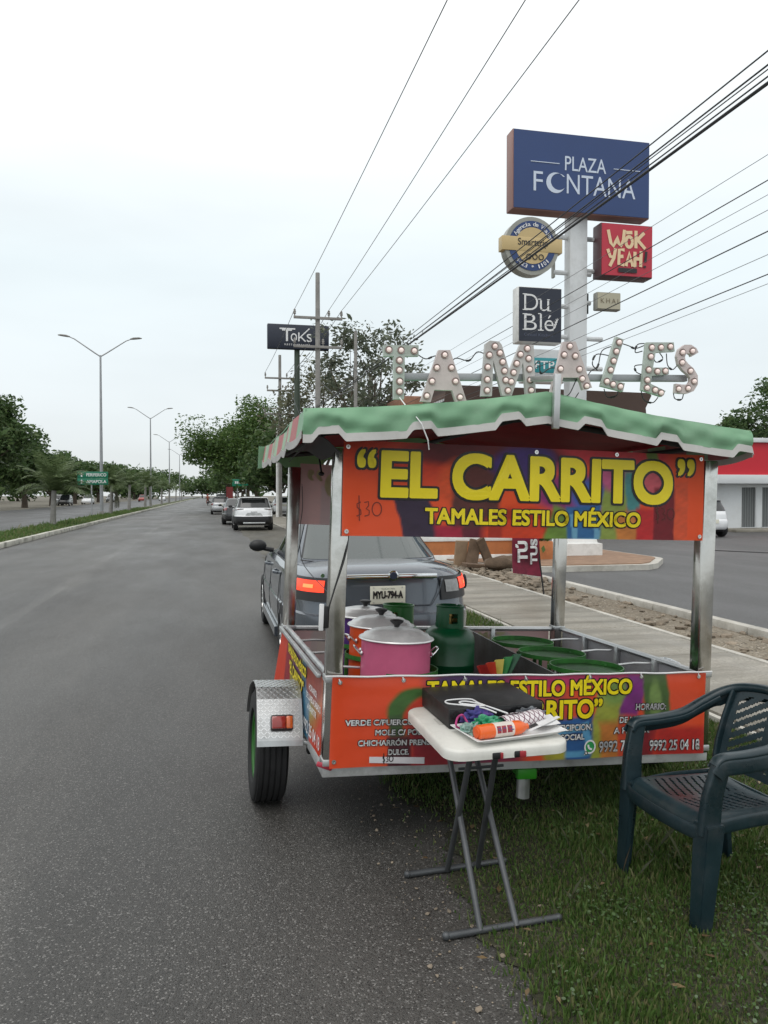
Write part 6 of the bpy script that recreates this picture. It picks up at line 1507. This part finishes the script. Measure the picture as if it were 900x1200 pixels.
b = MB(); b.grid(lambda u, v: Vector((1.30 + .085 * u, 2.955 + .10 * v - .02 * u, TZ + .034 + .010 * v + .010 * u * u)), 10, 10, thick=.001); o = b.build('paper_sheet', mat('white_paper', (.74, .74, .74), .7, 0, .05, 8)); tag(o, 'loose white paper at the right end of the foam tray', 'paper')

# ================================================================== PLASTIC GARDEN CHAIR
M['chair'] = mat('dark_teal_chair_plastic', (.011, .027, .034), .33, 0, .25, 5, .06, 60, dirt=(.050, .058, .062), dscale=7, damt=.55, rvar=.1)
ch = thing('garden_chair', 'dark blue green plastic garden armchair with a slotted seat on the grass', 'chair', (2.02, 2.872, 0), math.radians(95))
# local: faces +y, x to the sitter's right
SW, SD, SH = .225, .225, .425
def seatf(u, v):
    x = (u - .5) * 2; y = (v - .5) * 2
    wd = .235 - .02 * (1 - v)
    z = SH - .022 * (1 - x * x) * (1 - .4 * abs(y)) - .018 * (1 - v)
    drop_ = max(0, (v - .86) / .14); z -= .05 * drop_ ** 2
    drx = max(0, (abs(x) - .86) / .14); z -= .020 * drx ** 2
    return Vector((x * wd * (1 - .05 * drop_), -.225 + .47 * v - .01 * drop_ * drop_, z))
def slot(u, v):
    if not (.14 < v < .84): return False
    k = (v - .14) / .70 * 9 + 1.6 * abs(u - .5) * 2; fr_ = k % 1.0
    return fr_ < .30 and ((.10 < u < .46) or (.54 < u < .90))
seat = MB().grid(seatf, 60, 72, skip=slot, thick=-.006).build('seat', M['chair'], ch, smooth=50)
b = MB()
rim = [(-.232, -.215, SH - .04), (-.24, 0, SH - .035), (-.235, .20, SH - .05), (-.20, .238, SH - .062), (0, .252, SH - .066), (.20, .238, SH - .062), (.235, .20, SH - .05), (.24, 0, SH - .035), (.232, -.215, SH - .04)]
b.sweep(spline(rim, 5), .012, .055, rad=.8); b.sweep([(-.225, -.222, SH - .05), (.225, -.222, SH - .05)], .012, .06); b.build('seat_apron', M['chair'], ch)
# legs : angle section
def leg(x0, y0, z0, x1, y1, a, w0, w1):
    b = MB(); n = 8; pr = [(.5, .5), (-.5, .5), (-.5, .2), (-.42, .12), (.08, .12), (.14, .06), (.14, -.5), (.5, -.5)]
    pts = [(x0 + (x1 - x0) * k / n, y0 + (y1 - y0) * k / n, z0 * (1 - k / n)) for k in range(n + 1)]
    wd = [w0 + (w1 - w0) * k / n for k in range(n + 1)]; ca, sa = math.cos(a), math.sin(a)
    prof = [(p[0] * ca - p[1] * sa, p[0] * sa + p[1] * ca) for p in pr]
    V = [[b.bm.verts.new((p[0] + q[0] * w_, p[1] + q[1] * w_, p[2])) for q in prof] for p, w_ in zip(pts, wd)]
    for r0, r1 in zip(V[:-1], V[1:]):
        for k in range(len(prof)): b.bm.faces.new((r0[k], r0[(k + 1) % len(prof)], r1[(k + 1) % len(prof)], r1[k]))
    f1 = b.bm.faces.new(V[-1]); f0 = b.bm.faces.new(list(reversed(V[0]))); bmesh.ops.triangulate(b.bm, faces=[f0, f1])
    bmesh.ops.bevel(b.bm, geom=[e_ for e_ in b.bm.edges if len(e_.link_faces) == 2 and e_.calc_face_angle(0) > .6], offset=.003, segments=2, affect='EDGES')
    return b.build('leg', M['chair'], ch)
leg(.238, .195, SH - .02, .238, .232, 0, .082, .060); leg(-.238, .195, SH - .02, -.238, .232, PI / 2, .082, .060)
leg(.215, -.20, SH - .02, .225, -.262, -PI / 2, .10, .07); leg(-.215, -.20, SH - .02, -.225, -.262, PI, .10, .07)
for s in (-1, 1):
    # arm front support rising from the seat corner, then the arm sweeping back into the top rail
    b = MB()
    sup = spline([(s * .243, .205, SH - .06), (s * .25, .195, .50), (s * .258, .178, .58), (s * .262, .16, .645)], 5)
    n = len(sup); b.sweep(sup, [.036] * n, [.088 - .022 * k / n for k in range(n)], up=(0, 1, 0)); b.build('arm_support', M['chair'], ch)
    b = MB()
    arm = spline([(s * .262, .198, .632), (s * .264, .165, .658), (s * .266, .05, .660), (s * .266, -.08, .672), (s * .262, -.18, .712), (s * .245, -.265, .752), (s * .20, -.325, .780), (s * .10, -.352, .797), (0, -.358, .802)], 6)
    n = len(arm); b.sweep(arm, [.052 - .006 * k / n for k in range(n)], [.022 + .016 * min(1, k / n * 2) for k in range(n)], rad=.8)
    arm2 = [Vector((p.x + s * .022 * (1 if k < n * .6 else .4), p.y - (.02 if k > n * .7 else 0), p.z - .034)) for k, p in enumerate(arm)]
    b.sweep(arm2, .010, .060, rad=.9); 
    arm3 = [Vector((p.x - s * .024, p.y, p.z - .014)) for p in arm[:int(n * .62)]]; b.sweep(arm3, .006, .022, rad=.9)
    b.build('armrest', M['chair'], ch)
    b = MB(); st = spline([(s * .212, -.215, SH - .04), (s * .216, -.235, .52), (s * .214, -.27, .64), (s * .205, -.315, .765)], 5); b.sweep(st, .020, .046, up=(0, 1, 0), rad=.6); b.build('back_stile', M['chair'], ch)
def backf(u, v):
    x = (u - .5) * 2; z = SH + .01 + v * (.362 - .03 * x * x)
    return Vector((x * (.205 - .0 * v), -.222 - .10 * v ** 1.2 - .035 * (1 - x * x), z))
def bslot(u, v):
    if not (.10 < v < .90) or abs(u - .5) < .045 or u < .06 or u > .94: return False
    k = (v + .30 * abs(u - .5) * 2) * 8.5; return k % 1.0 < .36
MB().grid(backf, 60, 64, skip=bslot, thick=.006).build('backrest', M['chair'], ch, smooth=50)
b = MB(); rng = np.random.default_rng(4)
for k, (x, y, z, ln) in enumerate(((.278, .222, .375, .03), (.281, .226, .40, .012), (.279, .225, .35, .014), (.268, .2305, .33, .05), (.262, .2315, .36, .02))):
    b.sweep([(x, y, z), (x + .002, y + .001, z - ln)], .005, .002)
b.build('scratch', mat('pale_scratches', (.55, .57, .58), .5), ch)

# ================================================================== FEATHER FLAG by the wall
t = thing('feather_flag', 'small dark red promotional flag on a leaning black pole seen under the banner', 'flag', (5.13, 11.6, 0), 0)
MB().tube([(.055, 0, -.02), (-.03, 0, .6), (-.10, 0, 1.5), (-.10, 0, 1.9)], .014, 8).build('pole', M['black'], t)
fw = lambda x, z: .03 * math.sin(x * 8 + z * 2) + .02 * math.sin(z * 5)
fl = MB().grid(lambda u, v: Vector((-.48 + .44 * u + .05 * (1 - v) * u - .10 * v * u, fw(u * .45, v * 1.5), .42 - .07 * u + 1.45 * v)), 14, 30, thick=.003)
fl = fl.build('cloth', mat('dark_red_flag', lin(112, 22, 48), .7, 0, .5, 2.2, .2, 8, dirt=lin(58, 16, 34), dscale=3, damt=.9), t)
b = MB()
RT = lambda cx, cz: (lambda p: Vector((cx - (p.z) , fw((cx - p.z + .48), .5) - .035, cz + p.x)))
text(b, 'TÚ', 0, .34, 0, .16, 0, fat=.012, fn=RT(-.24, .585)); text(b, 'TUS', 0, .40, 0, .11, 0, fat=.008, fn=RT(-.09, .555))
b.build('lettering', M['white_ink'], fl, smooth=0)
